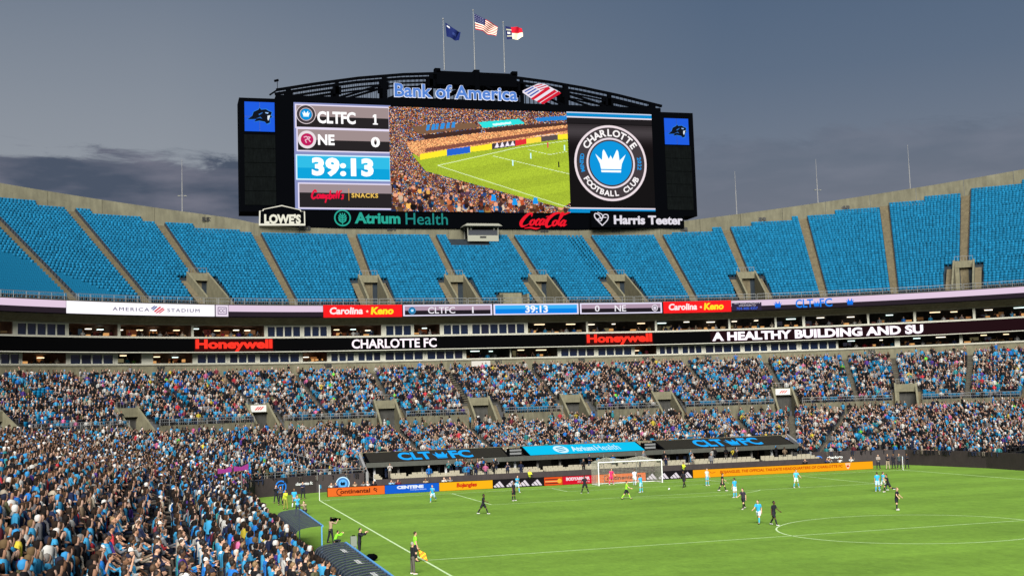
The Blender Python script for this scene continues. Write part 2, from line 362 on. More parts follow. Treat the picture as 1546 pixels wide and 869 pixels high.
def harc(cx,cy,r,a0,a1,n=72,wd=.12):
    for i in range(n):
        p=a0+(a1-a0)*i/n;q=a0+(a1-a0)*(i+1)/n
        lm.quad(*[(cx+rr*math.cos(t),cy+rr*math.sin(t),Z) for rr,t in ((r-wd/2,p),(r+wd/2,p),(r+wd/2,q),(r-wd/2,q))])
for s in (-1,1): hline(s*PW,-2*PL,s*PW,-.07,.15)
hline(-PW,0,PW,0,.14); hline(-PW+.1,-PL,PW-.1,-PL); harc(0,-PL,9.15,0,2*PI); 
for a,b in ((20.16,16.5),(9.16,5.5)):
    for s in (-1,1): hline(s*a,-.08,s*a,-b+.06)
    hline(-a-.06,-b,a+.06,-b)
t0=math.acos(5.5/9.15); harc(0,-11,9.15,-PI/2-t0+.01,-PI/2+t0-.01,30)
for s in (-1,1): harc(s*PW,0,1,(-PI/2 if s>0 else -PI/2),(-PI if s>0 else 0),8)
for i in range(10): hline(-37.3+.0*i,-46.5-i*1.6,-37.3,-47.5-i*1.6,.1)
lm.build('pitch_lines',M_LINE,kind='structure')
def strip_thing(): pass

# ================================================================ upper deck
UD=tag(empty('upper_deck',(0,0,0)),'upper tier of empty bright blue seats rising under the big scoreboard','grandstand')
ROW0,TR,RI,ZU=1.6,.8,.467,24.4
def extra(s):
    e=abs(s)-33
    return 0 if e<=0 else 2*int(e/5.6)+1
def exs(s): return max(0,(abs(s)-33)*.36+.6) if abs(s)>31.4 else 0
AISU=[-94,-83,-72.5,-62,-52,-42.4,-31.1,-19.0,-5.6,8.1,21.,31.0,40.6,51.1,61.6,71.5,82,93,104]
VOMU=[-83,-42.4,-19.0,-5.6,8.1,21.,40.6,71.5]
SMIN,SMAX=-94,104
brk=sorted(set(AISU)|{ (1 if k>0 else -1)*(33+5.6*i) for k in (-1,1) for i in range(14) if 33+5.6*i<104}|{-33,33}); brk=[b for b in brk if SMIN<=b<=SMAX]
cuts=set(brk)
for a in AISU: cuts|={a-.56,a+.56}
for a in VOMU: cuts|={a-2.6,a+2.6}
cuts|={.0,4.1,-3.0,3.4}
cuts=sorted(c for c in cuts if SMIN<=c<=SMAX)
KV=9
tm=MB(); am={a:MB() for a in AISU}; seats=[]
for c0,c1 in zip(cuts[:-1],cuts[1:]):
    if c1-c0<.02: continue
    mid=(c0+c1)/2; n=28+extra(mid); ais=[a for a in AISU if abs(mid-a)<.56]; vom=[a for a in VOMU if abs(mid-a)<2.6]
    k0=KV if vom else 0
    if 0<mid<4.1: k0=3
    kt=n-(5 if -3.0<mid<3.4 else 0)
    prof=[] if k0 else [(.35,ZU-.25),(ROW0,ZU-.25)]
    if k0: prof=[(ROW0+TR*k0,ZU-1.2)]
    for k in range(k0,n): prof+=[(ROW0+TR*k,ZU+RI*k),(ROW0+TR*(k+1),ZU+RI*k)]
    if ais:
        p2=[] if k0 else [(.35,ZU-.25),(ROW0,ZU-.25)]
        if k0: p2=[(ROW0+TR*k0,ZU-1.2)]
        for k in range(k0,n):
            for h in range(2): z=ZU+RI*(k+.5*h)+.03; o=ROW0+TR*(k+.5*h); p2+=[(o,z),(o+TR/2,z)]
        am[ais[0]].sweep(p2,c0,c1,2.)
    else:
        tm.sweep(prof,c0,c1,2.)
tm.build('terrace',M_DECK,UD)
for c0,c1 in zip(AISU[:-1],AISU[1:]):
    for k in range(60):
        off=ROW0+TR*k+.5; u0,u1=c0+.62,c1-.62; sc_=(RR+off)/RR if abs(c0+c1)/2>X0 else 1.
        cnt=int((u1-u0)*sc_/.55)
        for i in range(cnt):
            s=u0+(u1-u0)*(i+.5)/cnt
            if k>=28+extra(s) or (k>=23 and -3.0<s<3.4): continue
            if k<KV and any(abs(s-a)<2.75 for a in VOMU): continue
            if k<3 and -.2<s<4.3: continue
            seats.append((s,off,ZU+RI*k))
for a in AISU: am[a].build('aisle_steps',M_AISLE,UD)
SV,SF=[],[]
def seat_template():
    m=MB(); m.box(-.26,-.02,.40,.26,.05,.86); m.box(-.23,-.20,.40,.23,-.05,.46); m.box(-.23,-.07,.06,-.19,.05,.42); m.box(.19,-.07,.06,.23,.05,.42); return m
ST=seat_template()
def placed(tv,pos,ang):
    """tv (n,3) template; pos (m,3); ang (m,) -> (m*n,3); angle a: outward bowl angle, template faces -Y"""
    ca,sa=np.cos(ang)[:,None],np.sin(ang)[:,None]; x=tv[None,:,0]*ca+tv[None,:,1]*sa; y=-tv[None,:,0]*sa+tv[None,:,1]*ca
    return np.stack([x+pos[:,0:1],y+pos[:,1:2],tv[None,:,2]+pos[:,2:3]],2).reshape(-1,3)
def big_mesh(name,verts,faces4,material,colors=None,smooth=False):
    me=bpy.data.meshes.new(name); nf=len(faces4); k=faces4.shape[1]
    me.vertices.add(len(verts)); me.vertices.foreach_set('co',verts.astype(np.float32).ravel())
    me.loops.add(nf*k); me.loops.foreach_set('vertex_index',faces4.astype(np.int32).ravel())
    me.polygons.add(nf); me.polygons.foreach_set('loop_start',np.arange(0,nf*k,k,dtype=np.int32)); me.polygons.foreach_set('loop_total',np.full(nf,k,dtype=np.int32))
    if smooth: me.polygons.foreach_set('use_smooth',np.ones(nf,bool))
    if colors is not None:
        at=me.color_attributes.new('tint','FLOAT_COLOR','POINT'); c=np.ones((len(verts),4),np.float32); c[:,:3]=colors; at.data.foreach_set('color',c.ravel())
    me.materials.append(material); me.update(calc_edges=True); me.validate(); return me
def seat_arrays(lst):
    pos=np.array([P(*q) for q in lst]); ang=np.array([Pang(q[0]) for q in lst]); return pos,ang
pos,ang=seat_arrays(seats); px,py,pz=project(pos)
vis=(pz>0)&(px>-40)&(px<1590); pos=pos[vis];ang=ang[vis];px=px[vis];pz=pz[vis]; sidx=[i for i,v in enumerate(vis) if v]
SFA=np.array(ST.f); SVA=np.array(ST.v)
order=np.argsort(np.where(px<1378,pz,1e9)); near=order[:300]; rest=order[300:]
V=placed(SVA,pos[rest],ang[rest]); F=(SFA[None]+(np.arange(len(rest))*len(SVA))[:,None,None]).reshape(-1,4)
link('seat_rows',big_mesh('seat_rows',V,F,M_SEAT),UD)['kind']='stuff'
sme=bpy.data.meshes.new('seat'); sme.from_pydata(ST.v,[],ST.f); sme.materials.append(M_SEAT)
for i in near:
    o=link('seat',sme,UD,pos[i]); o.rotation_euler=(0,0,-ang[i])
# edge slab, front wall, soffit
m=MB(); m.sweep([(0.1,22.3),(0.1,24.15),(.35,24.15)],SMIN,SMAX); m.build('front_wall',M_CONC,UD)
m=MB(); m.sweep([(-.05,22.36),(1.2,22.2),(2.45,21.5)],SMIN,SMAX); m.build('soffit',M_CONC,UD)
m=MB(); m.sweep([(ROW0+TR*28+.3,30),(ROW0+TR*28+.3,22),(7.8,22)],SMIN,SMAX,4); m.build('under_structure',M_CONC,UD)
# rear parapet in concrete panels
def pof(s): return ROW0+TR*(28+exs(s))+.25
def pzb(s): return ZU+RI*(28+exs(s))-1.2
def pzt(s): return ZU+RI*(28+exs(s))+2.35-.95*min(1,max(0,(34-abs(s))/7))
M_PAR=mat('parapet_concrete',(.108,.101,.066),.85,noise=.22,nscale=.35,bump=.1)
s=SMIN
while s<SMAX-1:
    e=min(s+5.7,SMAX)-.04
    m=MB(); m.sweep([lambda t:(pof(t),pzb(t)),lambda t:(pof(t),pzt(t)),lambda t:(pof(t)+.4,pzt(t)),lambda t:(pof(t)+.4,pzb(t)-6)],s,e,1.9,closed=True,caps=True)
    m.build('parapet_panel',M_PAR,UD); s+=5.7
# upper vomitories
M_CONCL=mat('concrete_light',(.125,.115,.072),.8,noise=.18,nscale=1.)
def vomitory(sa,parent,rowo,tr,ri,z0,kv,hw,depth_off,front_off,zf,name='vomitory',sign=False,op=1.0):
    e=empty(name,P(sa,front_off,zf)); e.parent=parent; a=Pang(sa); e.rotation_euler=(0,0,-a)
    # local frame: x along s, y outward, z up, origin at the front floor
    dlen=rowo+tr*kv-front_off; m=MB(); zt=z0+ri*kv-zf
    for g in (-1,1):
        x0,x1=(g*hw*.52,g*(hw*.52+.28)) ; 
        if x0>x1: x0,x1=x1,x0
        # sloping side wall (raked top)
        hA=1.15; hB=zt+.95
        vs=[(x0,0,-.1),(x1,0,-.1),(x1,dlen,-.1),(x0,dlen,-.1),(x0,0,hA),(x1,0,hA),(x1,dlen,hB),(x0,dlen,hB)]
        w=MB(); w.add(vs,[[0,3,2,1],[4,5,6,7],[0,1,5,4],[1,2,6,5],[2,3,7,6],[3,0,4,7]]); o=w.build('side_wall',M_CONCL,e)
    # outer shoulder ramps
    for g in (-1,1):
        x0,x1=g*(hw*.52+.28),g*hw; w=MB(); w.add([(x0,0,.0),(x1,0,.0),(x1,dlen,zt-.4),(x0,dlen,zt-.4)],[[0,1,2,3]]); w.build('shoulder',M_AISLE,e)
    w=MB(); w.box(-hw*.52,dlen-.5,zt-.35,hw*.52,dlen-.1,zt+.75); w.build('lintel',M_CONCL,e)
    w=MB(); w.quad((-hw*.52,dlen-.45,0),(-hw*.52+.45*op,dlen-.45,0),(-hw*.52+.45*op,dlen-.45,zt-.35),(-hw*.52,dlen-.45,zt-.35)); w.build('jamb',M_CONCL,e)
    w=MB(); w.quad((-hw*.52,dlen+1.8,0),(hw*.52,dlen+1.8,0),(hw*.52,dlen+1.8,zt),(-hw*.52,dlen+1.8,zt)); w.build('passage',M_BROWN,e)
    w=MB(); w.quad((-hw,0,.0),(hw,0,.0),(hw,dlen+1.8,.0),(-hw,dlen+1.8,.0)); w.build('floor',M_AISLE,e)
    w=MB()
    for g in (-1,1):
        w.bar((g*hw*.52,dlen,zt+.75),(g*hw*.52,dlen,zt+1.5),.05)
    w.bar((-hw*.52,dlen-.2,zt+1.5),(hw*.52,dlen-.2,zt+1.5),.05); 
    for i in range(7): x=-hw*.52+hw*1.04*i/6; w.bar((x,dlen-.2,zt+.75),(x,dlen-.2,zt+1.5),.03)
    w.build('guard_rail',M_RAIL,e)
    if sign:
        w=MB(); w.box(-hw*.42,dlen-.62,zt-.25,hw*.42,dlen-.52,zt+.62); sg=w.build('portal_sign',mat('sign_face',(.5,.5,.48),.5),e)
        w=MB()
        for k in range(3): w.add([(x+.0,dlen-.64,z) for x,z in [(-.55+k*.33,zt+.0),(-.35+k*.33,zt-.0),(.05+k*.33,zt+.42),(-.12+k*.33,zt+.42)]],[[0,1,2,3]])
        w.build('sign_mark',mat('sign_red',(.5,.03,.03),.5),sg)
    return e
for a in VOMU: vomitory(a,UD,ROW0,TR,RI,ZU,KV,2.6,0,.6,24.15,op=1.4)
# concrete camera bay in the front rows
e=empty('camera_bay',P(2.05,.5,24.15)); e.parent=UD
m=MB(); m.box(-2.05,0,0,-1.75,3.4,1.5); m.build('side_wall',M_CONCL,e); m=MB(); m.box(1.75,0,0,2.05,3.4,1.5); m.build('side_wall',M_CONCL,e)
m=MB(); m.box(-1.75,3.1,0,1.75,3.4,1.9); m.build('back_wall',M_CONCL,e); m=MB(); m.box(-1.75,0,-.1,1.75,3.1,.05); m.build('floor',M_AISLE,e)
# front rails and aisle hand rails
def rail_run(parent,s0,s1,off,z,h=1.0,dx=1.6,name='railing',bal=.27,r=.03):
    m=MB(); n=max(1,int((s1-s0)/dx))
    for i in range(n+1):
        s=s0+(s1-s0)*i/n; m.bar(P(s,off,z),P(s,off,z+h),2*r)
    k=max(1,int((s1-s0)/2))
    for hh in (h,h*.5):
        for i in range(k): m.bar(P(s0+(s1-s0)*i/k,off,z+hh),P(s0+(s1-s0)*(i+1)/k,off,z+hh),2*r)
    if bal:
        nb=int((s1-s0)/bal)
        for i in range(nb): s=s0+(s1-s0)*(i+.5)/nb; m.bar(P(s,off,z+.05),P(s,off,z+h),.018)
    return m.build(name,M_RAIL,parent)
for a,b in zip(AISU[:-1],AISU[1:]): rail_run(UD,a+.1,b-.1,.42,24.1,.95)
M_HR=mat('dark_rail',(.03,.035,.045),.5)
for a in AISU:
    n=28+extra(a+1); k0=KV if a in VOMU else 0; m=MB()
    s=a+.57
    for k in range(k0,n,1):
        o=ROW0+TR*k+.4; z=ZU+RI*k
        m.bar(P(s,o,z),P(s,o,z+.8),.05)
        m.bar(P(s,o-.3,z+.35),P(s,o+.3,z+.55),.10,.45)
    m.build('row_end_panels',M_HR,UD)
# section numbers on the parapet
M_NUM=mat('sign_dark',(.02,.02,.02),.5)
for (px_,py_,t) in ((314,331,'552'),(460,344.5,'553'),(591,345,'554'),(822,347.5,'556'),(930,347.5,'557'),(1030,346,'558'),(1148,331,'559'),(1274,313,'560')):
    off=24.0
    for _ in range(6):
        s=s_at(px_,py_,off); off=pof(s)-.08
    v=ray(px_,py_); p=np.array(P(s,off)); tt=math.dist(p[:2],CAMP[:2])/math.hypot(v[0],v[1]); z=CAMP[2]+v[2]*tt
    lettering(t,(s-.75,z-.35,s+.75,z+.35),lambda u,w_,d:P(u,off-d,w_),M_NUM,UD,bold=.05,name='section_number')
# camera booth at the top of the centre section
BT=tag(empty('camera_booth',P(.3,ROW0+TR*22,ZU+RI*22)),'small roofed white camera booth at the top of the empty blue seats, under the scoreboard','booth')
M_BOOTH=mat('booth_frame',(.17,.17,.14),.7); c0=aty(703,363,71.5); c1=aty(756,363,71.5); hw=(c1[0]-c0[0])/2; BT.location=((c0[0]+c1[0])/2,71.5,c0[2]-.1)
m=MB(); m.box(-hw*.88,0,0,hw*.88,.2,1.0); m.build('front_panel',mat('booth_white',(.22,.22,.175),.6),BT)
m=MB(); m.box(-hw*.86,.25,1.0,hw*.86,.4,1.95); m.build('dark_screen',mat('booth_dark',(.03,.033,.04),.4),BT)
m=MB(); m.box(-hw*.86,2.6,1.0,hw*.86,2.7,2.7); m.build('back_wall',M_DARK,BT)
for x in (-hw*.88,hw*.84):
    m=MB(); m.box(x,.05,0,x+.16,.25,2.9); m.build('post',M_BOOTH,BT)
    m=MB(); m.box(x,2.5,0,x+.16,2.7,2.9); m.build('post',M_BOOTH,BT)
m=MB(); m.add([(-hw*1.08,-.5,2.55),(hw*1.08,-.5,2.55),(hw*.9,-.1,3.0),(-hw*.9,-.1,3.0),(-hw*1.08,3,2.6),(hw*1.08,3,2.6),(hw*.9,2.9,3.05),(-hw*.9,2.9,3.05)],[[0,1,2,3],[3,2,6,7],[0,3,7,4],[1,5,6,2],[4,5,1,0],[4,7,6,5]]); m.build('roof',M_BOOTH,BT)
for x in (-hw*.7,hw*.62):
    m=MB(); m.box(x,.3,1.9,x+.28,.6,2.5); m.build('lamp_head',M_BOOTH,BT)
m=MB(); m.box(-.55,-.04,.55,.55,.02,.85); m.build('number_plate',M_NUM,BT)
M_MAST=mat('mast_grey',(.17,.17,.17),.6)
# slender masts on the parapet
for i,(px_,yt,lab) in enumerate(((272,240,'slender mast on the parapet left of the scoreboard'),(1112,258,'slender mast on the parapet, first to the right of the scoreboard'),(1238,240,'tall thin mast with a double lamp on the right parapet, second from the scoreboard'),(1377,218,'thin mast at the far right of the parapet'))):
    s=s_at(px_,325,28); b=P(s,pof(s)+.2,pzt(s)); h=(math.dist(b[:2],CAMP[:2]))*(ray(px_,yt)[2]/math.hypot(*ray(px_,yt)[:2]))+CAMP[2]-b[2]
    t=tag(empty('light_mast',b),lab,'mast')
    m=MB(); m.cyl((0,0,0),(0,0,h*.55),.10,.08); m.cyl((0,0,h*.55),(0,0,h),.06,.035,6); m.build('pole',M_MAST,t)
    if i not in (0,2): continue
    m=MB(); m.box(-.6,-.05,h*.3,.6,.05,h*.3+.06); m.build('cross_arm',M_MAST,t)
    for x in (-.5,.5): m=MB(); m.box(x-.18,-.2,h*.3-.1,x+.18,.1,h*.3+.02); m.build('lamp_head',M_BOOTH,t)

# ================================================================ club level (two storeys of suites)
CL=tag(empty('club_level',(0,0,0)),'two storeys of glazed suites in a beige wall between the ribbon boards','suites')
def wallpiece(s0,s1,z0,z1,off=2.5): 
    m=MB(); m.sweep([(off,z0),(off,z1),(off+.3,z1),(off+.3,z0)],s0,s1,1.5,closed=True,caps=True); m.build('wall_panel',M_BEIGE,CL)
def win(s0,s1,z0,z1,n,off=2.5):
    fr=MB(); t=.16
    fr.sweep([(off-.06,z0),(off-.06,z0+t),(off+.1,z0+t),(off+.1,z0)],s0,s1,1.5,closed=True); fr.sweep([(off-.06,z1-t),(off-.06,z1),(off+.1,z1),(off+.1,z1-t)],s0,s1,1.5,closed=True)
    for i in range(n+1):
        a=s0+(s1-s0-t)*i/n; fr.sweep([(off-.09,z0+t),(off-.09,z1-t),(off+.1,z1-t),(off+.1,z0+t)],a-.03,a+t+.03,1,closed=True)
    o=fr.build('window',M_BEIGE,CL)
    for i in range(n):
        a=s0+(s1-s0-t)*i/n+t; b=s0+(s1-s0-t)*(i+1)/n
        p=MB(); p.sweep([(off,z0+t),(off,z1-t)],a,b,3); p.build('pane',M_GLASS if rng.random()<.8 else mat('window_glass_deep',(.012,.014,.03),.15),o)
LAMPC=[(225,255,245),(255,225,180),(255,240,215)]
suite_people=[]
def room(s0,s1,z0,z1,lamps=True,off=2.5,dim=False):
    m=MB(); m.sweep([(off+.3,z0),(off+4.5,z0)],s0,s1); m.sweep([(off+4.5,z0),(off+4.5,z1)],s0,s1); m.sweep([(off+4.5,z1),(off+.1,z1)],s0,s1)
    for s in (s0,s1): m.add([P(s,off+.1,z0),P(s,off+4.5,z0),P(s,off+4.5,z1),P(s,off+.1,z1)],[[0,1,2,3]])
    r=m.build('suite_room',M_BROWN if not dim else mat('club_interior',(.035,.03,.028),.8,noise=.5,nscale=.6),CL)
    m=MB(); m.sweep([(off-.02,z0),(off-.02,z0+.16),(off+.2,z0+.16)],s0,s1); m.build('sill',M_BEIGE,r)
    L_=s1-s0; n=max(1,int(L_/(2.0 if not dim else 3.4)))
    for i in range(n):
        s=s0+L_*(i+.3+.4*rng.random())/n; o=off+1.2+2.6*rng.random(); wd=(.35 if not dim else .2+.6*rng.random()); hh=.10
        zz=z1-(.14 if dim else .25+.3*rng.random()); c=LAMPC[rng.integers(3)] 
        m=MB(); m.sweep([(o,zz-hh),(o,zz),(o+.5,zz),(o+.5,zz-hh)],s-wd,s+wd,3,closed=True,caps=True); m.build('ceiling_lamp',emis(c,2.2),r)
    # counter items, some given their own glow, then glowing patches on the back wall
    nn=max(1,int(L_/1.1))
    for i in range(nn):
        s=s0+L_*(i+.5)/nn; z=z0+.25+.15*rng.random(); c=[(150,92,40),(180,120,70),(90,40,30),(200,160,110),(60,28,22)][rng.integers(5)]
        if rng.random()<.75:
            m=MB(); o=off+1.+2*rng.random(); m.sweep([(o,z),(o,z+.16+.25*rng.random()),(o+.4,z)],s-.2-.35*rng.random(),s+.2+.3*rng.random(),3,closed=True,caps=True); m.build('counter_item',mat('item_%d'%c[0],lin(c),.7) if not rng.random()<.3 else emis((225,165,100),.9),r)  # some items emit, to look lit inside the room
    if True:
        for i in range(max(1,int(L_/(2.2 if not dim else 5)))):
            s=s0+L_*(i+.2+.5*rng.random())/max(1,int(L_/2.2)); q_=.25+.5*rng.random(); zz=z0+.35+.3*rng.random()
            m=MB(); m.sweep([(off+4.4,zz),(off+4.4,min(zz+.4+.5*rng.random(),z1-.1))],s-q_,s+q_,3); m.build('wall_glow_patch',emis(([(92,50,30),(150,96,52),(70,30,26),(120,84,56),(40,52,60)] if not dim else [(90,84,60),(120,112,80),(50,50,60),(100,70,40),(60,56,44)])[rng.integers(5)],.8),r)  # emissive patch stands in for lamplight falling on the wall
    suite_people.append((s0+.3,s1-.3,off+.8,z0-.75,.5 if not dim else .35))
UZ0,UZ1,LZ0,LZ1=19.62,21.35,15.95,17.45
upper=[(-60,20,'o'),(24,100,'w5'),(104,178,'o'),(182,289,'o'),(292.5,399,'o'),(402,454.6,'w4'),(457,495,'w3'),(499.5,575.5,'o'),(581,622,'w3'),(625,664,'o'),(668,708,'w3'),(711,793,'w6'),(797,885,'d'),(888,989,'d'),(992,1100,'d'),(1103,1170,'d'),(1173,1212,'d'),(1216,1310,'d'),(1313,1380,'d'),(1384,1470,'d'),(1474,1600,'d')]
lower=[(-60,30,'w6'),(34,100,'o'),(104,172,'w4'),(178,214,'d'),(231,291,'o'),(296,342,'w3'),(345,387,'w3'),(390,453,'w4'),(457,494,'o'),(498,536,'w3'),(539,576,'w3'),(580,640,'w4'),(643.5,700,'w4'),(704,770,'d'),(772,842,'d'),(845.5,898.6,'w4'),(901.5,955,'w4'),(958.7,991.5,'o'),(994.5,1026,'w3'),(1029,1061,'w3'),(1064,1120,'w4'),(1122.7,1160.6,'w3'),(1162.6,1205,'w3'),(1208.7,1265,'w4'),(1266.6,1352,'d'),(1360,1450,'d'),(1455,1600,'d')]
for lst,z0,z1,yy in ((upper,UZ0,UZ1,495),(lower,LZ0,LZ1,538)):
    last=None
    for a,b,t in lst:
        s0,s1=s_at(a,yy,2.5),s_at(b,yy,2.5)
        if last is not None and s0-last>.02: wallpiece(last,s0,z0,z1)
        if t[0]=='w': win(s0,s1,z0,z1,int(t[1]))
        else: room(s0,s1,z0,z1,dim=t=='d')
        last=s1
m=MB(); m.sweep([(2.45,21.5),(2.5,21.35),(2.8,21.35)],SMIN,SMAX); m.sweep([(2.8,19.62),(2.45,19.62),(2.45,19.5),(1.4,19.5)],SMIN,SMAX); m.sweep([(1.4,17.55),(2.5,17.45),(2.8,17.45)],SMIN,SMAX)
m.sweep([(2.8,15.95),(2.2,15.95),(2.2,15.8)],SMIN,SMAX); m.build('floor_band',mat('band_concrete',(.17,.16,.12),.8,noise=.2,nscale=.6),CL)
m=MB(); m.sweep([(2.3,15.8),(2.3,13.6)],SMIN,SMAX); m.build('lower_wall',M_CONC,CL)
for (px_,py_,t) in ((243,556,'257'),(495,551.5,'258'),(752,546,'201'),(878,543,'202'),(975,541,'203'),(1069,538.5,'204'),(1316,530,'206')):
    off=2.22; s=s_at(px_,py_,off); v=ray(px_,py_); p=np.array(P(s,off)); tt=math.dist(p[:2],CAMP[:2])/math.hypot(v[0],v[1]); z=min(max(CAMP[2]+v[2]*tt,14.9),15.5)
    lettering(t,(s-.55,z-.28,s+.55,z+.28),lambda u,w_,d:P(u,off-d,w_),M_NUM,CL,bold=.05,name='section_number')
# small camera platform in front of the lower suites
e=empty('platform',P(s_at(724,545,1.),.2,14.6)); e.parent=CL
m=MB(); m.box(-1.45,0,.2,1.45,.1,1.0); m.build('rail_panel',mat('plat_white',(.36,.34,.31),.6),e); m=MB(); m.box(-1.45,.1,-.8,1.45,1.6,.2); m.build('box',M_BLACK2,e)

# ================================================================ ribbon boards
def smap(off): return lambda u,v,d:P(u,off-d,v)
R1=tag(empty('upper_ribbon_board',(0,0,0)),'long bright ribbon LED board along the front edge of the upper tier','ribbon board')
RZ0,RZ1=22.42,24.02; F1=smap(-.12)
def sx(px_,py_=467,off=-.12): return s_at(px_,py_,off)
m=MB(); m.sweep([(.08,22.34),(-.1,22.34),(-.1,24.1),(.08,24.1)],SMIN,SMAX,closed=True); m.build('housing',M_BLACK,R1)
def srect(parent,a,b,z0,z1,col,d=.02,k=1.,name='screen_area',f=None,step=1.5):
    mb=MB(); n=max(1,int((b-a)/step)); f=f or F1
    for i in range(n):
        u0=a+(b-a)*i/n;u1=a+(b-a)*(i+1)/n; mb.add([f(u0,z0,d),f(u1,z0,d),f(u1,z1,d),f(u0,z1,d)],[[0,1,2,3]])
    return mb.build(name,emis(col,k) if isinstance(col,tuple) else col,parent)
def lettersr(t,a,b,z0,z1,col,parent=None,bold=0,shear=0,d=.08,f=None,k=1.,space=1.):
    return lettering(t,(a,z0,b,z1),f or F1,emis(col,k),parent or R1,bold,shear,space,0,d)
H=RZ1-RZ0; zf=lambda t:RZ0+H*t
# white stadium-name strip
a,b=sx(100),sx(324); srect(R1,a,b,RZ0,RZ1,(250,246,252),k=1.1)
lettersr('AMERICA',sx(170),sx(225),zf(.33),zf(.62),(95,95,120),space=1.3); lettersr('STADIUM',sx(252.5),sx(301),zf(.33),zf(.62),(95,95,120),space=1.3)
def flagmark(parent,u0,u1,v0,v1,f,d,cols):
    W_=u1-u0;H_=v1-v0; q=lambda x,y:(u0+W_*x,v0+H_*y)
    for k_,(pts,c) in enumerate(cols): 
        mb=MB(); mb.add([f(*q(*p),d) for p in pts],[list(range(len(pts)))]); mb.build('flag_stripe',emis(c),parent)
FL=[([(.33,0),(.46,.0),(.98,.62),(.85,.68)],(222,40,60)),([(.55,0),(.68,0),(1.,.42),(.99,.56)],(222,40,60)),([(.22,.2),(.33,.12),(.78,.75),(.66,.82)],(222,40,60)),
    ([(.0,.55),(.1,.48),(.36,.85),(.27,.92)],(95,110,165)),([(.1,.40),(.2,.33),(.5,.8),(.42,.88)],(95,110,165))]
flagmark(R1,sx(227),sx(248),zf(.2),zf(.88),F1,.08,FL)
srect(R1,sx(325.5),sx(344.5),zf(0),RZ1,(236,222,238)); 
def box_outline(parent,a,b,z0,z1,t,col,f,d):
    mb=MB()
    for q in ((a,z0,b,z0+t),(a,z1-t,b,z1),(a,z0+t,a+t,z1-t),(b-t,z0+t,b,z1-t)): mb.add([f(q[0],q[1],d),f(q[2],q[1],d),f(q[2],q[3],d),f(q[0],q[3],d)],[[0,1,2,3]])
    mb.build('frame_line',emis(col),parent)
box_outline(R1,sx(328.5),sx(342),zf(.18),zf(.82),.1,(110,90,125),F1,.06); lettersr('CC',sx(330.6),sx(340),zf(.35),zf(.66),(120,100,130),bold=.02)
def duo(a,b,d=.02):                                   # lavender over black
    srect(R1,a,b,zf(.44),RZ1,(228,204,226),d); srect(R1,a,b,RZ0,zf(.44),(40,31,40),d)
duo(sx(345),sx(487.5)); 
def keno(a,b):
    srect(R1,a,b,RZ0-.1,RZ1+.1,(248,26,30),.04,1.1); w_=b-a
    lettersr('Carolina',a+w_*.08,a+w_*.50,zf(.22),zf(.86),(255,240,240),bold=.035,shear=.12); 
    mb=MB(); cx,cz=a+w_*.555,zf(.47); pts=[(cx+(.24 if i%2==0 else .1)*math.cos(PI/2+i*PI/5),cz+(.24 if i%2==0 else .1)*math.sin(PI/2+i*PI/5)) for i in range(10)]
    mb.add([F1(cx,cz,.1)]+[F1(*p,.1) for p in pts],[[0,1+i,1+(i+1)%10] for i in range(10)]); mb.build('star',emis((255,240,200)),R1)
    lettersr('Keno',a+w_*.60,a+w_*.89,zf(.18),zf(.86),(255,232,40),bold=.045,shear=.12)
keno(sx(488),sx(607)); keno(sx(1001.5),sx(1104))
def frame(a,b,inner='duo'):
    srect(R1,a,b,RZ0-.02,RZ1+.04,(235,228,252),.02)
    if inner=='duo':
        srect(R1,a+.25,b-.25,zf(.5),zf(.90),(176,150,170),.04); srect(R1,a+.25,b-.25,zf(.1),zf(.5),(32,26,34),.04)
    else:
        srect(R1,a+.25,b-.25,zf(.55),zf(.90),(60,178,245),.04); srect(R1,a+.25,b-.25,zf(.1),zf(.55),(0,132,232),.04)
frame(sx(608.5),sx(743)); frame(sx(745),sx(873.5),'b'); frame(sx(875.5),sx(999.5))
def mini_crest(u,v,r,f,par):
    for i,(q,c) in enumerate(((1.,(70,150,205)),(.8,(30,60,90)),(.6,(40,170,230)))):
        mb=MB(); mb.add([f(x,y,.08+.02*i) for x,y in circ(u,v,r*q,20)],[list(range(20))]); mb.build('crest_disc',emis(c),par)
    mb=MB(); crown(mb,u,v,r*.8,r*.6,f,.16); mb.build('crown',emis((240,250,255)),par)
mini_crest(sx(622),zf(.5),.55,F1,R1); lettersr('CLTFC',sx(646),sx(687),zf(.2),zf(.8),(245,240,248),bold=.01); lettersr('1',sx(712.6),sx(714.8),zf(.2),zf(.8),(245,240,248),bold=.01)
lettersr('39:13',sx(793),sx(827),zf(.16),zf(.86),(250,252,255),bold=.03); lettersr('0',sx(898),sx(905),zf(.2),zf(.8),(245,240,248),bold=.01); lettersr('NE',sx(928),sx(945),zf(.2),zf(.8),(245,240,248),bold=.01)
for r_,c_ in ((.5,(245,235,245)),(.38,(60,50,80)),(.27,(225,215,230))):
    mb=MB(); mb.add([F1(x,y,.1-.05*r_) for x,y in circ(sx(988.5),zf(.48),r_,20)],[list(range(20))]); mb.build('crest_disc',emis(c_),R1)
duo(sx(1104.5),sx(1600)); duo(sx(-60),sx(99.5))
srect(R1,sx(1105),sx(1150),RZ0,RZ1-.35,(46,38,60),.04)
lettersr('TEXT YOUR CONCERN &',sx(1108),sx(1148),zf(.66),zf(.86),(235,225,240),k=.8); lettersr('LOCATION TO',sx(1116),sx(1141),zf(.42),zf(.6),(235,225,240),k=.8); lettersr('704-400-4357',sx(1112),sx(1144),zf(.1),zf(.34),(60,110,240))
for px_ in (1174.5,1284):
    mb=MB(); crown(mb,sx(px_),zf(.45),1.25,1.05,F1,.08); mb.build('crown',emis((10,120,240)),R1)
CY=(20,128,238)
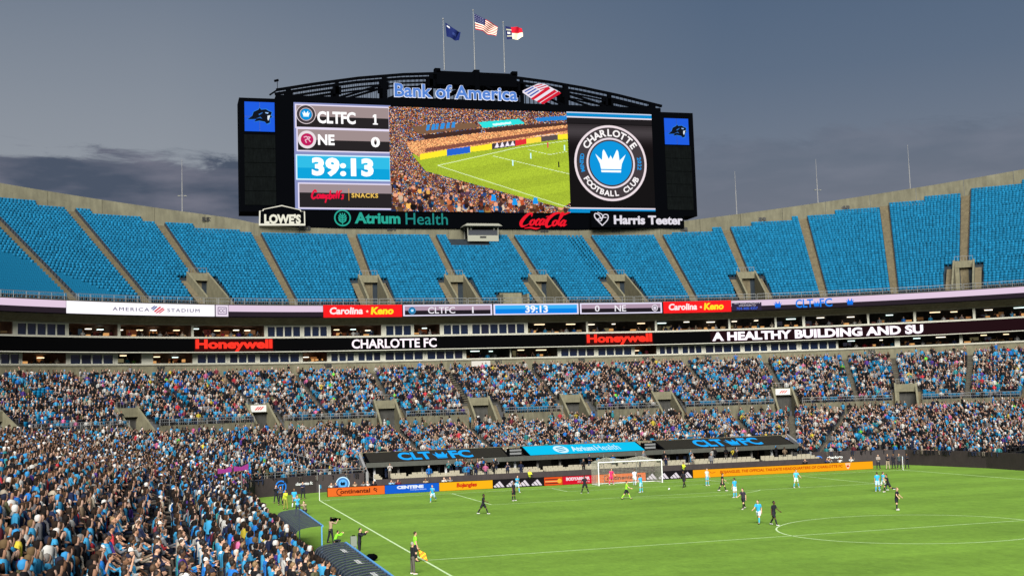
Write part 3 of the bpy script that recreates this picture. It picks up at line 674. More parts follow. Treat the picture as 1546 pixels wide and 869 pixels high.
lettersr('CLT',sx(1201.5),sx(1228),zf(.1),zf(.92),CY,bold=.02); lettersr('FC',sx(1238),sx(1257),zf(.1),zf(.92),CY,bold=.02)
mb=MB(); crown(mb,sx(1233),zf(.38),1.1,.9,F1,.1); mb.build('crown',emis(CY),R1)

R2=tag(empty('lower_ribbon_board',(0,0,0)),'black ribbon LED board with red and white words between the two suite storeys','ribbon board')
F2=smap(1.2)
m=MB(); m.sweep([(1.4,17.6),(1.22,17.6),(1.22,19.46),(1.4,19.46)],SMIN,SMAX,closed=True); m.build('housing',mat('led_black',(.0012,.0012,.0014),.8,.01),R2)
m=MB(); m.sweep([(1.45,17.6),(1.15,17.6),(1.15,17.5),(1.45,17.5)],SMIN,SMAX,closed=True); m.sweep([(1.45,19.46),(1.15,19.46),(1.15,19.52),(1.45,19.52)],SMIN,SMAX,closed=True); m.build('trim_rail',M_BEIGE,R2)
def s2(px_,py_=515): return s_at(px_,py_,1.2)
for a,b in ((295,411),(886,984.5)): 
    srect(R2,s2(a-1.5),s2(b+1.5),17.62,19.4,(60,4,3),.02,f=F2); lettersr('Honeywell',s2(a),s2(b),17.66,19.34,(255,52,36),R2,bold=.045,f=F2,k=1.15)
lettersr('CHARLOTTE FC',s2(531),s2(659),17.85,19.2,(255,236,246),R2,bold=.02,f=F2,k=1.3)
srect(R2,s2(1073),s2(1600),17.64,19.42,(30,5,12),.02,f=F2)
lettersr('A HEALTHY BUILDING AND SU',s2(1075.5),s2(1395),17.86,19.24,(255,240,250),R2,bold=.045,f=F2,k=1.3)
# ================================================================ scoreboard
BY=75.; 
def bx(px_,py_=240,Y=BY-.1): return aty(px_,py_,Y)[0]
def bz(px_,py_,Y=BY-.1): return aty(px_,py_,Y)[2]
def fp(u,v,d): return (u,BY-.1-d,v)
SBD=tag(empty('scoreboard',(0,0,0)),'huge black video scoreboard with arched truss standing above the empty upper deck','scoreboard')
zt=bz(362,147); xl,xr=bx(362),bx(1049.5); xb0,xb1=bx(418),bx(1001); zb=bz(365,320); zmain=bz(447,150)+.3; zlow=bz(600,343)
m=MB(); m.box(xb0,BY,zlow,xb1,BY+5,zmain+.4); m.build('main_housing',M_BLACK,SBD)
for a,b in ((xl,xb0),(xb1,xr)):
    m=MB(); m.box(a,BY+.05,zb+.1,b,BY+5,zt,0); m.build('wing_housing',M_BLACK,SBD)
    x0,x1=(a+.75,b-.2) if a==xl else (a+.5,b-.7)
    for i in range(5):
        z0=zb+1.2+i*2.35; m=MB(); m.box(x0,BY-.04,z0,x1,BY+.05,z0+2.28); m.build('dark_panel',M_BLACK2,SBD)
# screens
def scr(px0,py0,px1,py1,col,d=.05,k=1.,name='screen_area',parent=None):
    z0,z1=bz(px0,py1),bz(px0,py0); a,b=bx(px0),bx(px1)
    m=MB(); m.add([fp(a,z0,d),fp(b,z0,d),fp(b,z1,d),fp(a,z1,d)],[[0,1,2,3]]); return m.build(name,emis(col,k) if isinstance(col,tuple) else col,parent or SBD),(a,z0,b,z1)
# --- left score panel
sp_=empty('score_panel',(0,0,0)); sp_.parent=SBD
def block(px0,py0,px1,py1,split,top=(160,142,142),bot=(36,32,34),edge=(222,214,236),d=.05,t=.22):
    _,r=scr(px0,py0,px1,py1,edge,d,1.1,parent=sp_); a,z0,b,z1=r
    zz=z0+(z1-z0)*split
    for (q0,q1,c) in ((zz,z1-t,top),(z0+t,zz,bot)):
        m=MB(); m.add([fp(a+t,q0,d+.03),fp(b-t,q0,d+.03),fp(b-t,q1,d+.03),fp(a+t,q1,d+.03)],[[0,1,2,3]]); m.build('screen_area',emis(c),sp_)
    return r
def btext(t,px0,py0,px1,py1,col,parent=None,bold=0,shear=0,d=.12,k=1.,space=1.):
    a,b=bx(px0),bx(px1); z0,z1=bz(px0,py1),bz(px0,py0); return lettering(t,(a,z0,b,z1),fp,emis(col,k),parent or sp_,bold,shear,space,0,d)
_,_=scr(444.5,154.5,591.5,316,(150,160,214),.02,.8,parent=sp_)
block(446.5,157,590,193.5,.5); block(448,193,590.5,228.5,.5); block(446.5,233,590,271.5,.48,(46,190,232),(0,164,220),(205,236,250)); block(449,275.5,592,315,.62,(158,142,146))
def one(a_,b_,c_,d_):
    u0_,u1_=bx(a_),bx(c_); v0_,v1_=bz(a_,d_),bz(a_,b_); w_=u1_-u0_; h_=v1_-v0_; mb=MB()
    for p_ in ([(.0,0),(1,0),(1,.12),(0,.12)],[(.3,.12),(.72,.12),(.72,1),(.3,1)],[(0,.68),(.3,.76),(.3,1),(.22,.96),(0,.86)]): mb.add([fp(u0_+w_*x_,v0_+h_*y_,.12) for x_,y_ in p_],[list(range(len(p_)))])
    mb.build('lettering',emis((252,250,250),1.15),sp_)
cx,cz=bx(463),bz(463,173); crest(1.62,cx,cz,fp,sp_,.1,text=False)
btext('CLTFC',480,168,538,186.5,(252,250,250),bold=.035,k=1.15); one(564,173,571.5,188.5)
for r_,c_ in ((1.5,(235,225,230)),(1.05,(192,24,92))):
    mb=MB(); mb.add([fp(x,y,.2-.05*r_) for x,y in circ(bx(464),bz(464,211),r_,28)],[list(range(28))]); mb.build('crest_disc',emis(c_),sp_)
mb=MB(); u,v=bx(464),bz(464,211)
stroke(mb,[(u-.55,v+.35),(u-.1,v+.5),(u+.1,v+.1),(u-.3,v-.1),(u-.1,v-.55)],.16,fp,0,.2); stroke(mb,[(u+.1,v+.45),(u+.5,v+.35),(u+.25,v+.05),(u+.55,v-.4)],.16,fp,0,.2); mb.build('crest_mark',emis((240,190,210)),sp_)
btext('NE',480.5,203,505.5,219,(252,250,250),bold=.035,k=1.15); btext('0',560.5,207,574,222.5,(252,250,250),bold=.04,k=1.15)
btext('39:13',470.5,237.5,563.5,266,(252,254,255),bold=.05,k=1.2,space=1.06)
# campbell script (hand stroked), divider, SNACKS
mb=MB(); u0,u1=bx(469),bx(519); v0=bz(469,300); hh=bz(469,287)-v0; W_=u1-u0
q=lambda x,y:(u0+W_*x+(y*hh)*.12,v0+hh*y)
stroke(mb,[q(.13,.75),q(.08,.98),q(.02,.62),q(.01,.22),(*q(.06,.02),),q(.13,.2)],.32,fp,0,.14)
for k_,x in enumerate((.17,.55,.66,.73,.80)):
    if k_==0: stroke(mb,[q(x+.06,.5),q(x,.42),q(x,.1),q(x+.06,.12),q(x+.08,.5),q(x+.08,.05)],.24,fp,0,.14)
    if k_==1: stroke(mb,[q(.55,.98),q(.54,.05),q(.60,.15),q(.60,.45),q(.55,.45)],.24,fp,0,.14)
    if k_==2: stroke(mb,[q(.64,.25),q(.69,.35),q(.66,.5),q(.63,.2),q(.69,.05)],.22,fp,0,.14)
    if k_==3: stroke(mb,[q(.74,.05),q(.76,.95),q(.73,.6),q(.735,.05)],.2,fp,0,.14)
    if k_==4: stroke(mb,[q(.81,.05),q(.84,.95),q(.80,.6),q(.81,.05)],.2,fp,0,.14)
for x in (.29,.33,.37): stroke(mb,[q(x,.5),q(x,.02)],.22,fp,0,.14)
stroke(mb,[q(.29,.4),q(.33,.5),q(.37,.45),q(.41,.4),q(.41,.05)],.2,fp,0,.14)
stroke(mb,[q(.46,.5),q(.43,-.45)],.24,fp,0,.14); stroke(mb,[q(.46,.45),q(.52,.4),q(.51,.08),q(.46,.1)],.22,fp,0,.14)
stroke(mb,[q(.88,1.05),q(.87,.8)],.16,fp,0,.14); stroke(mb,[q(.97,.45),q(.91,.48),(*q(.95,.22),),q(.90,.02),q(.96,.08)],.22,fp,0,.14)
mb.build('script_lettering',emis((236,16,62)),sp_)
mb=MB(); mb.add([fp(bx(525),bz(525,303),.14),fp(bx(525.8),bz(525,303),.14),fp(bx(525.8),bz(525,285),.14),fp(bx(525),bz(525,285),.14)],[[0,1,2,3]]); mb.build('divider_line',emis((240,160,60)),sp_)
btext('SNACKS',529.5,291.5,569.5,298.5,(240,196,90),bold=.03,space=1.15)
# --- live picture: colours painted per LED tile
VW,VH=270,162
yy,xx=np.mgrid[0:VH,0:VW]; X=588+270*(xx+.5)/VW; Y=160+160*(yy+.5)/VH       # photograph-like coordinates
img=np.zeros((VH,VW,3))
pal=np.array([(240,168,112),(214,120,72),(130,66,40),(60,34,34),(250,222,190),(216,92,50),(50,90,160),(40,150,220),(90,60,80),(240,180,90),(30,18,20),(176,110,84)],float)
img[:]=pal[rng.integers(0,len(pal),(VH,VW))]*rng.uniform(.35,1.05,(VH,VW,1))
def inpoly(pts):
    c=np.zeros(X.shape,bool); n=len(pts)
    for i in range(n):
        (x0,y0),(x1,y1)=pts[i],pts[(i+1)%n]
        if y0==y1: continue
        k_=((y0>Y)!=(y1>Y))&(X<(x1-x0)*(Y-y0)/(y1-y0)+x0); c^=k_
    return c
def paint(pts,col,nz=0):
    k_=inpoly(pts); img[k_]=np.array(col)*(1+nz*rng.standard_normal((k_.sum(),1)))
# big heads in the near crowd
for i in range(420):
    x=rng.uniform(588,858); y=rng.uniform(235,322)
    if y<258+(x-600)*.22: continue
    r_=rng.uniform(1.4,3.6)*(y-225)/70; c=pal[rng.integers(0,len(pal))]*rng.uniform(.35,1.); k_=((X-x)/r_)**2+((Y-y)/(r_*1.35))**2<1; img[k_]=c
    k_=((X-x)/r_/.8)**2+((Y-y+r_*1.5)/(r_*.8))**2<1; img[k_]=np.array((60,36,34) if rng.random()<.6 else (214,150,120))
paint([(620,232),(858,196),(858,303),(845,312),(640,258)],(146,166,44),.05)                       # pitch
img[:]=np.where(inpoly([(632,240),(858,205),(858,314),(800,300)])[...,None]&(np.sin((Y+.2*X)/5)>0)[...,None],img*1.06,img)
paint([(612,214),(858,176),(858,196),(630,236),(618,228)],(206,140,92),.25)
paint([(640,223),(858,184),(858,189),(640,229)],(120,70,58),.1)
paint([(632,232),(672,224),(672,233),(632,241)],(232,212,40)); paint([(672,224),(707,218),(707,228),(672,234)],(30,90,190)); paint([(707,219),(740,213),(740,222),(707,227)],(236,214,40))
paint([(740,213),(776,207),(776,216),(740,222)],(60,50,60)); paint([(776,207),(793,204),(793,212),(776,216)],(206,40,50)); paint([(793,204),(816,200),(816,208),(793,212)],(236,200,60)); paint([(816,200),(842,196),(842,204),(816,208)],(80,70,70)); paint([(842,196),(858,194),(858,202),(842,204)],(236,214,40))
for x in (744,752,760,768): paint([(x,219.5-(x-744)*.15),(x+7,218.5-(x-744)*.15),(x+4,210.5-(x-744)*.15)],(225,215,225))
paint([(618,190),(712,181),(722,188),(632,202)],(112,82,60)); 
for x,w_ in ((642,5),(650,5),(656,4),(663,6),(672,5),(680,5)): paint([(x,196-(x-640)*.14),(x+w_,195-(x-640)*.14),(x+w_+1,186-(x-640)*.14),(x+1,187-(x-640)*.14)],(40,130,200))
paint([(720,180),(782,173),(792,180),(728,189)],(40,204,200)); paint([(742,182),(770,178),(771,181),(743,185)],(200,244,240)); paint([(806,171),(858,165),(858,172),(812,176)],(30,120,190))
paint([(634,203),(724,190),(724,196),(640,209)],(58,36,32)); paint([(730,190),(800,181),(858,176),(858,180),(733,196)],(70,44,38))
def vline(x0,y0,x1,y1,wd=.8,c=(225,240,190)):
    dx,dy=x1-x0,y1-y0; ln=math.hypot(dx,dy); t=((X-x0)*dx+(Y-y0)*dy)/ln/ln; d_=abs((X-x0)*dy-(Y-y0)*dx)/ln; img[(t>=0)&(t<=1)&(d_<wd*.6)]=np.array(c)*.92
vline(658,249,780,218,.8); vline(780,218,858,205,.7); vline(658,249,858,312,.8); vline(740,232,858,258,.7); vline(795,221,828,228,.6); vline(828,228,858,222,.6)
vline(806,216,806,200,.7,(235,225,215)); vline(806,200,842,195,.7,(235,225,215)); vline(842,195,842,210,.7,(235,225,215))
for x,y,c in ((771,236,(190,230,235)),(799,224,(190,230,235)),(842,237,(30,26,24)),(852,210,(190,230,235)),(826,206,(200,60,80))): paint([(x-.7,y+2),(x+.7,y+2),(x+1.4,y+5),(x+1.1,y+11),(x-1.1,y+11),(x-1.4,y+5)],c)
for x,y in ((740,292),(804,296),(772,298)): paint([(x-3,y),(x+3,y),(x+4,y+10),(x-4,y+10)],(20,140,215))
a,b=bx(588.5),bx(858.5); 
vid=MB(); n1,n0=VW,VH
gx=np.linspace(a,b,VW+1); ztop=bz(592,161); zbot=bz(592,319)
gz=np.linspace(ztop,zbot,VH+1); 
VV=np.zeros((VH*VW,4,3)); ii,jj=np.mgrid[0:VH,0:VW]; ii=ii.ravel();jj=jj.ravel()
for k_,(di,dj) in enumerate(((1,0),(1,1),(0,1),(0,0))): VV[:,k_,0]=gx[jj+dj]; VV[:,k_,2]=gz[ii+di]; VV[:,k_,1]=BY-.1-.06
lc=img.reshape(-1,3)/255.; lc=np.clip(lc,0,1); lc=np.where(lc<=.04045,lc/12.92,((lc+.055)/1.055)**2.4)
me=big_mesh('live_picture',VV.reshape(-1,3),np.arange(VH*VW*4).reshape(-1,4),attr_mat('led_picture',emit=True),np.repeat(lc,4,0)); link('live_picture',me,SBD)
# --- right crest panel
_,r=scr(857,171,986,321,(13,10,12),.04); 
def zline(pt,pb,col,d=.08):
    z0,z1=bz(857,pb),bz(857,pt); m=MB(); m.add([fp(bx(857.5),z0,d),fp(bx(986),z0,d),fp(bx(986),z1,d),fp(bx(857.5),z1,d)],[[0,1,2,3]]); m.build('screen_band',emis(col),SBD)
zline(170.5,175.5,(0,140,205)); zline(175.5,177.5,(235,225,235)); zline(315,321,(0,140,205)); zline(313,315,(235,225,235)); zline(178.5,186,(28,24,27)); zline(168.8,170.5,(200,215,240))
m=MB(); gz0,gz1=bz(857,235),bz(857,187)
for i in range(16):
    t0_,t1_=i/16,(i+1)/16; c=int(14+54*math.exp(-((t0_-.75)/.3)**2)); m=MB(); m.add([fp(bx(858),gz0+(gz1-gz0)*t0_,.06),fp(bx(986),gz0+(gz1-gz0)*t0_,.06),fp(bx(986),gz0+(gz1-gz0)*t1_,.06),fp(bx(858),gz0+(gz1-gz0)*t1_,.06)],[[0,1,2,3]]); m.build('screen_band',emis((c,c-6,c-3)),SBD)
crest(bx(975.5)-bx(921.5),bx(921.5),bz(921.5,246.5),fp,SBD,.12)
# --- small side screens with the cat head
def cat(cx,cz,w_,par):
    q=lambda x,y:(cx+x*w_/2,cz+y*w_/2)
    def pl(pts,c,d,k=1.):
        mb=MB(); P2=[Vector((*q(*p),0)) for p in pts]
        from mathutils.geometry import tessellate_polygon
        mb.add([fp(p.x,p.y,d) for p in P2],[list(t) for t in tessellate_polygon([P2])]); mb.build('cat_head',emis(c,k),par)
    o=[(-1,-.35),(-.6,-.02),(-.5,.3),(-.1,.5),(0,.66),(.12,.5),(.5,.55),(.75,.4),(.98,.32),(.9,.05),(1.,-.1),(.78,-.2),(.82,-.55),(.55,-.68),(.4,-.5),(-.05,-.42),(-.45,-.52),(-.3,-.3)]
    pl([(x*1.07,y*1.1) for x,y in o],(50,130,220),.1); pl(o,(6,12,26),.14)
    pl([(.42,.3),(.72,.28),(.66,.16),(.48,.2)],(150,190,240),.18); pl([(.62,.0),(.86,.06),(.8,-.12),(.7,-.4),(.62,-.3)],(225,235,245),.18)
    pl([(-.1,.12),(.25,.3),(.2,.2),(-.05,.02)],(50,110,190),.18); pl([(-.35,-.28),(.05,-.1),(.2,-.28),(0,-.2)],(50,110,190),.18)
for (q0,q1,q2,q3,cx_,cy_,wd) in ((370,153.5,415.5,198,393,175,4.0),(1005,178.5,1041.5,218,1024,198,3.6)):
    o,r=scr(q0,q1,q2,q3,(26,92,226),.02,name='side_screen')
    m=MB(); u=(r[0]+r[2])/2; m.box(u-.03,BY-.16,r[1],u+.03,BY-.14,r[3]); u=(r[1]+r[3])/2; m.box(r[0],BY-.16,u-.03,r[2],BY-.14,u+.03); m.build('tile_joint',mat('joint',(.01,.03,.1),.5),o)
    cat(bx(cx_),bz(cx_,cy_),wd,o)
# --- arched truss
top=[(417,136),(474,127),(541.6,118),(609,112.6),(660.7,111),(720,111),(780,117.5),(829,124),(881,133),(933,144),(999,160.5)]
tp=[(aty(a,b,BY+1)[0],aty(a,b,BY+1)[2]) for a,b in top]
tx=[p[0] for p in tp]; tzs=[p[1] for p in tp]
def tz(x): return float(np.interp(x,tx,tzs))
zbase=zmain+.4
for yo in (1.,3.8):
    m=MB()
    for (xa,za),(xb_,zb_) in zip(tp[:-1],tp[1:]): m.bar((xa,BY+yo,za),(xb_,BY+yo,zb_),.42)
    m.build('top_chord',M_BLACK,SBD)
    m=MB(); xs=np.linspace(tx[0]+.5,tx[-1]-.5,90)
    for xa,xb_ in zip(xs[:-1],xs[1:]): 
        if tz(xa)-1.5>zbase: m.bar((xa,BY+yo,tz(xa)-1.5),(xb_,BY+yo,tz(xb_)-1.5),.26)
    m.build('walkway_chord',M_BLACK,SBD)
    m=MB()
    for xa in xs: m.bar((xa,BY+yo,zbase),(xa,BY+yo,tz(xa)),.07)
    m.build('balusters',M_BLACK,SBD)
    nodes=np.linspace(tx[0]+2,tx[-1]-2,9)
    for i,xa in enumerate(nodes):
        m=MB(); m.bar((xa,BY+yo,zbase-.3),(xa,BY+yo,tz(xa)),.6 if i%2 else .8); m.build('truss_post',M_BLACK,SBD)
        m=MB(); m.box(xa-.7,BY+yo-.3,max(zbase,tz(xa)-2.3),xa+.7,BY+yo+.3,max(zbase+.6,tz(xa)-1.)); m.build('gusset',M_BLACK,SBD)
    for i in range(8):
        xa,xb_=nodes[i],nodes[i+1]; za,zb_=(zbase,tz(xb_)-1.4) if i<4 else (tz(xa)-1.4,zbase)
        m=MB(); m.bar((xa,BY+yo,za),(xb_,BY+yo,zb_),.34); m.build('diagonal',M_BLACK,SBD)
m=MB()
for xa in nodes: m.bar((xa,BY+1,tz(xa)-1),(xa,BY+3.8,tz(xa)-1),.3); m.bar((xa,BY+1,zbase+.4),(xa,BY+3.8,zbase+.4),.3)
m.build('cross_ties',M_BLACK,SBD)
xa,xb_=bx(661,111),bx(782,114); m=MB(); m.box(xa,BY+.8,tz(xa)-1.9,xb_,BY+4,tz((xa+xb_)/2)+.15)
for x in (xa+.2,(xa+xb_)/2,xb_-.3): m.box(x-.5,BY+.8,tz(0),x+.5,BY+2,tz(0)+.75)
m.build('crown_box',M_BLACK,SBD)
m=MB(); m.box(bx(592,140),BY+.7,zbase-.1,bx(783,140),BY+1.2,zbase+.5); m.build('sign_rail',M_BLACK,SBD)
x=bx(417,136); m=MB(); m.cyl((x+.3,BY+1,tz(x)),(x+.3,BY+1,tz(x)+1.6),.05,n=6); m.cyl((x-.2,BY+1,tz(x)+1.5),(x+.5,BY+1,tz(x)+1.7),.2,n=6); m.bar((x-1.,BY+1,tz(x)-.9),(x+.4,BY+1,tz(x)+.1),.25); m.build('warning_lamp',M_BLACK,SBD)
for xq in (-28,-10,12,30):
    m=MB(); m.box(xq-1,BY+.6,28,xq+1,BY+3,zlow); m.build('support_column',M_BLACK,SBD)
# --- signs on the scoreboard
def fs(u,v,d): return (u,BY-.15-d,v)
def sgn(t,px0,py0,px1,py1,front,back,bold,grow,par,Y=BY-.15,depth=.3,**kw):
    f=lambda u,v,d:(u,Y-d,v); a,b=aty(px0,py1,Y),aty(px1,py0,Y); z1=aty(px0,py0,Y)[2]
    return letters(t,(a[0],a[2],b[0],z1),f,front,par,bold=bold,t1=depth,outline=back,grow=grow,**kw)
BA=tag(empty('bank_sign',(0,0,0)),'illuminated blue and white bank name sign with striped flag mark on the scoreboard truss','sign')
sgn('Bank of America',595.5,126,780,146.5,emis((84,132,212)),emis((226,232,252),1.1),.024,.02,BA,Y=BY+.45)
f_=lambda u,v,d:(u,BY+.45-d,v)
def fpoly(px_pts,col,d,par=BA,name='flag_stripe'):
    from mathutils.geometry import tessellate_polygon
    P2=[Vector((aty(*q_,BY+.45)[0],aty(*q_,BY+.45)[2],0)) for q_ in px_pts]; mb=MB()
    mb.add([f_(p.x,p.y,d) for p in P2]+[f_(p.x,p.y,0) for p in P2],[list(t) for t in tessellate_polygon([P2])]+[[i,(i+1)%len(P2),len(P2)+(i+1)%len(P2),len(P2)+i] for i in range(len(P2))]); mb.build(name,emis(col),par)
fpoly([(789,137),(812,126.5),(822,127),(845.5,139.5),(819,157),(803,149.5),(789,140)],(236,228,240),.1,name='flag_back')
for p0,p1,c in (((803,149.5),(828,132.5),(214,26,52)),((812,153.5),(838,137),(214,26,52)),((817.5,156.),(844,139.5),(214,26,52))):
    dx=4.2; fpoly([(p0[0]-1.5,p0[1]-.5),(p1[0]-1.5,p1[1]-1),(p1[0]+dx-1.5,p1[1]+1.8),(p0[0]+dx-2,p0[1]+1.8)],c,.2)
for p0,p1 in (((791,138.5),(804,131.5)),((795,141.5),(808,133.8)),((799,144.8),(812,136.5))): fpoly([p0,p1,(p1[0]+2.2,p1[1]+1),(p0[0]+2.2,p0[1]+1.2)],(66,96,176),.2)
for p0,p1 in (((806,130.5),(817,127.5)),((810,133),(823,129)),((814,135.5),(828,131))): fpoly([p0,p1,(p1[0]+2,p1[1]+.9),(p0[0]+2,p0[1]+1)],(208,60,80),.2)
LW=tag(empty('store_sign',(0,0,0)),'black house-shaped sign outlined in white with white letters below the left wing of the scoreboard','sign')
YL=BY-2.4; fl=lambda u,v,d:(u,YL-d,v)
def lpts(l): return [(aty(*q_,YL)[0],aty(*q_,YL)[2]) for q_ in l]
outl=[(391,340),(391.5,318),(396,318),(397,315.5),(425.5,309.5),(454,316.5),(455,319),(460.5,319),(461,340)]
pp=lpts(outl); c_=np.mean(pp,0)
mb=MB(); mb.poly(pp,fl,-.4,0); mb.build('sign_edge',emis((235,232,214)),LW)
inn=[((x-c_[0])*.945+c_[0],(z-c_[1])*.86+c_[1]+.0) for x,z in pp]; mb=MB(); mb.poly(inn,fl,0,.06); mb.build('sign_face',M_BLACK,LW)
sgn("LOWE'S",399,323,454,337.5,emis((238,236,216)),None,.045,0,LW,Y=YL-.08,depth=.15)
AH=tag(empty('health_sign',(0,0,0)),'teal health company lettering with round leaf emblem under the scoreboard','sign'); YA=BY-.75
TEAL=emis((40,166,146)); TEAL2=emis((30,134,128))
u,v=aty(517,329,YA)[0],aty(517,329,YA)[2]; fa=lambda a,b,d:(a,YA-d,b)
mb=MB(); ring(mb,u,v,1.16,1.4,fa,.1); mb.build('emblem_ring',TEAL,AH); mb=MB()
stroke(mb,[(u,v-1.1),(u,v+.85)],.12,fa,0,.1,smooth=False)
for i,(yy_,w_) in enumerate(((-.5,.75),(-.15,.85),(.2,.75),(.5,.5))):
    for g in (-1,1): stroke(mb,[(u,v+yy_-.28),(u+g*w_*.6,v+yy_),(u+g*w_*.75,v+yy_+.28)],.2,fa,0,.1)
mb.build('leaf_emblem',TEAL,AH)
sgn('Atrium',535.5,320.5,604,337.5,TEAL,None,.035,0,AH,Y=YA,depth=.15); sgn('Health',612.5,321.5,675.5,339,TEAL2,None,.0,0,AH,Y=YA,depth=.15)
CC=tag(empty('cola_sign',(0,0,0)),'red flowing script cola sign under the scoreboard, right of the camera booth','sign'); RED=emis((238,22,44))
A0=aty(783,344,YA); A1=aty(855,320,YA); W_,H_=A1[0]-A0[0],aty(783,320,YA)[2]-A0[2]
q=lambda x,y,w_:(A0[0]+W_*(x+.10*y),A0[2]+H_*y,w_*H_)
mb=MB()
for st_ in (
  [(.20,.72,.04),(.19,.90,.10),(.12,.86,.16),(.05,.58,.2),(.02,.30,.2),(.06,.10,.14),(.15,.18,.06),(.22,.36,.03)],   # C
  [(.25,.52,.1),(.21,.40,.13),(.22,.20,.12),(.27,.22,.1),(.29,.42,.12),(.26,.54,.08)],                               # o
  [(.40,.50,.06),(.36,.55,.12),(.32,.38,.13),(.34,.18,.1),(.40,.30,.04)],                                             # c
  [(.48,.52,.05),(.44,.56,.1),(.40,.36,.13),(.42,.18,.11),(.46,.34,.08),(.49,.56,.10),(.47,.24,.12),(.53,.26,.04)],   # a
  [(.50,.70,.03),(.53,.74,.06),(.56,.72,.03)],                                                                        # hyphen
  [(.70,.98,.03),(.76,.98,.08),(.66,.90,.16),(.57,.62,.2),(.54,.30,.2),(.58,.08,.14),(.66,.18,.06),(.70,.34,.03)],   # C
  [(.72,.50,.1),(.68,.38,.13),(.69,.18,.12),(.74,.20,.1),(.76,.40,.12),(.73,.52,.08)],                               # o
  [(.80,.20,.08),(.78,.40,.1),(.84,.90,.12),(.80,.98,.06),(.79,.60,.1),(.80,.22,.1),(.85,.24,.04)],                   # l
  [(.92,.46,.05),(.88,.50,.1),(.84,.30,.12),(.86,.14,.1),(.90,.28,.08),(.93,.50,.10),(.91,.16,.12),(.97,.24,.03)],   # a
  [(.12,-.02,.04),(.24,.02,.09),(.36,-.04,.1),(.44,.02,.03)],                                                         # swash
  [(.74,.98,.04),(.84,.86,.1),(.93,.96,.08),(.98,1.02,.03)]):
    stroke(mb,[q(*p) for p in st_],1,fa,0,.18)
mb.build('script_lettering',RED,CC)
HT=tag(empty('grocer_sign',(0,0,0)),'white slab lettering with looping heart emblem under the right end of the scoreboard','sign'); YH=BY-2.2; fh=lambda a,b,d:(a,YH-d,b)
WHT=emis((226,222,232))
sgn('Harris Teeter',927,325,1030,338.5,WHT,None,.03,0,HT,Y=YH,depth=.15)
for (xa_,xb2,yy_) in ((926.5,935,338.5),(937,944,340),):
    pass
mb=MB(); u,v=aty(908,330,YH)[0],aty(908,330,YH)[2]
stroke(mb,[(u+.1,v-1.2),(u-1.2,v+.2),(u-1.1,v+.9),(u-.4,v+.6),(u+.0,v-.1),(u+.5,v+.7),(u+1.2,v+.6),(u+1.1,v-.2),(u+.1,v-1.2)],.16,fh,0,.1)
stroke(mb,[(u-.7,v+1.1),(u+.2,v+.6),(u-.1,v-.4),(u-.7,v-.1),(u+.2,v+.2),(u+.9,v+.2)],.13,fh,0,.1); mb.build('heart_emblem',WHT,HT)
m=MB(); xs0,xs1=aty(893,340,YH)[0],aty(1033,340,YH)[0]; zs0,zs1=aty(893,343,YH)[2],aty(893,318,YH)[2]; m.box(xs0,YH+.02,zs0,xs1,YH+.5,zs1); m.build('sign_back',M_BLACK,HT)
m=MB(); m.box(aty(445,330,YA)[0],YA+.02,aty(445,343,YA)[2],aty(900,340,YA)[0],BY+.02,aty(445,321,YA)[2]); m.build('sponsor_strip',M_BLACK,SBD)

# ---------------------------------------------------------------- flags
def flag(px_,yb,ytop,pts_top,pts_bot,kind,lab):
    Yf=BY+2.4; b=aty(px_,yb,Yf); t_=aty(px_,ytop,Yf); e=tag(empty('flagpole',(b[0],Yf,b[2])),lab+' flagpole on top of the scoreboard truss','flagpole','flagpoles on the scoreboard')
    h=t_[2]-b[2]; m=MB(); m.cyl((0,0,0),(0,0,h),.12,.06); m.build('pole',M_RAIL,e); m=MB(); m.cyl((0,0,h),(0,0,h+.25),.14,.14); m.build('finial',M_RAIL,e)
    nx,nz=26,26; TL=[np.array((aty(*q_,Yf)[0]-b[0],aty(*q_,Yf)[2]-b[2])) for q_ in pts_top]; BL=[np.array((aty(*q_,Yf)[0]-b[0],aty(*q_,Yf)[2]-b[2])) for q_ in pts_bot]
    def along(Lp,t): 
        k_=t*(len(Lp)-1); i=min(int(k_),len(Lp)-2); return Lp[i]*(1-(k_-i))+Lp[i+1]*(k_-i)
    vs=[];cols=[]
    for i in range(nx+1):
        for j in range(nz+1):
            a,b2=i/nx,j/nz; p=along(TL,a)*(1-b2)+along(BL,a)*b2; vs.append((p[0],-.1+.35*a*math.sin(a*9+b2*2.2),p[1]+.10*a*math.sin(a*8+1)))
    fs_=[];fc=[]
    for i in range(nx):
        for j in range(nz):
            q0=i*(nz+1)+j; fs_.append([q0,q0+nz+1,q0+nz+2,q0+1]); a,b2=(i+.5)/nx,(j+.5)/nz
            if kind=='us': c=(24,28,66) if a<.42 and b2<.54 else ((150,26,34) if int(b2*13)%2==0 else (205,196,180))
            elif kind=='nc':
                c=(28,32,74) if a<.32 else ((172,18,38) if b2<.5 else (222,205,178))
                if a<.32 and abs(b2-.5)<.09 and abs(a-.16)<.09: c=(200,200,190)
                if a<.30 and a>.04 and (abs(b2-.25)<.04 or abs(b2-.75)<.04): c=(150,150,130)
            else:
                c=(14,26,74)
                if a<.22 and a>.08 and b2>.12 and b2<.24: c=(190,190,190)
                if abs(a-.5)<.12 and abs(b2-.5)<.1: c=(40,54,104)
            if kind=='us' and a<.40 and b2<.52 and (i%2==0 and j%3==1): c=(120,120,150)
            fc.append(lin(c))
    V=np.array(vs)[np.array(fs_)].reshape(-1,3); me=big_mesh('flag_cloth',V,np.arange(len(V)).reshape(-1,4),attr_mat('flag_'+kind),np.repeat(np.array(fc),4,0))
    link('flag',me,e)
flag(671,106,30,[(672,34.5),(682,41.5),(691,48),(695.5,49)],[(674,55.5),(681,58),(688,61.5),(692,63)],'dark','left, lower dark blue')
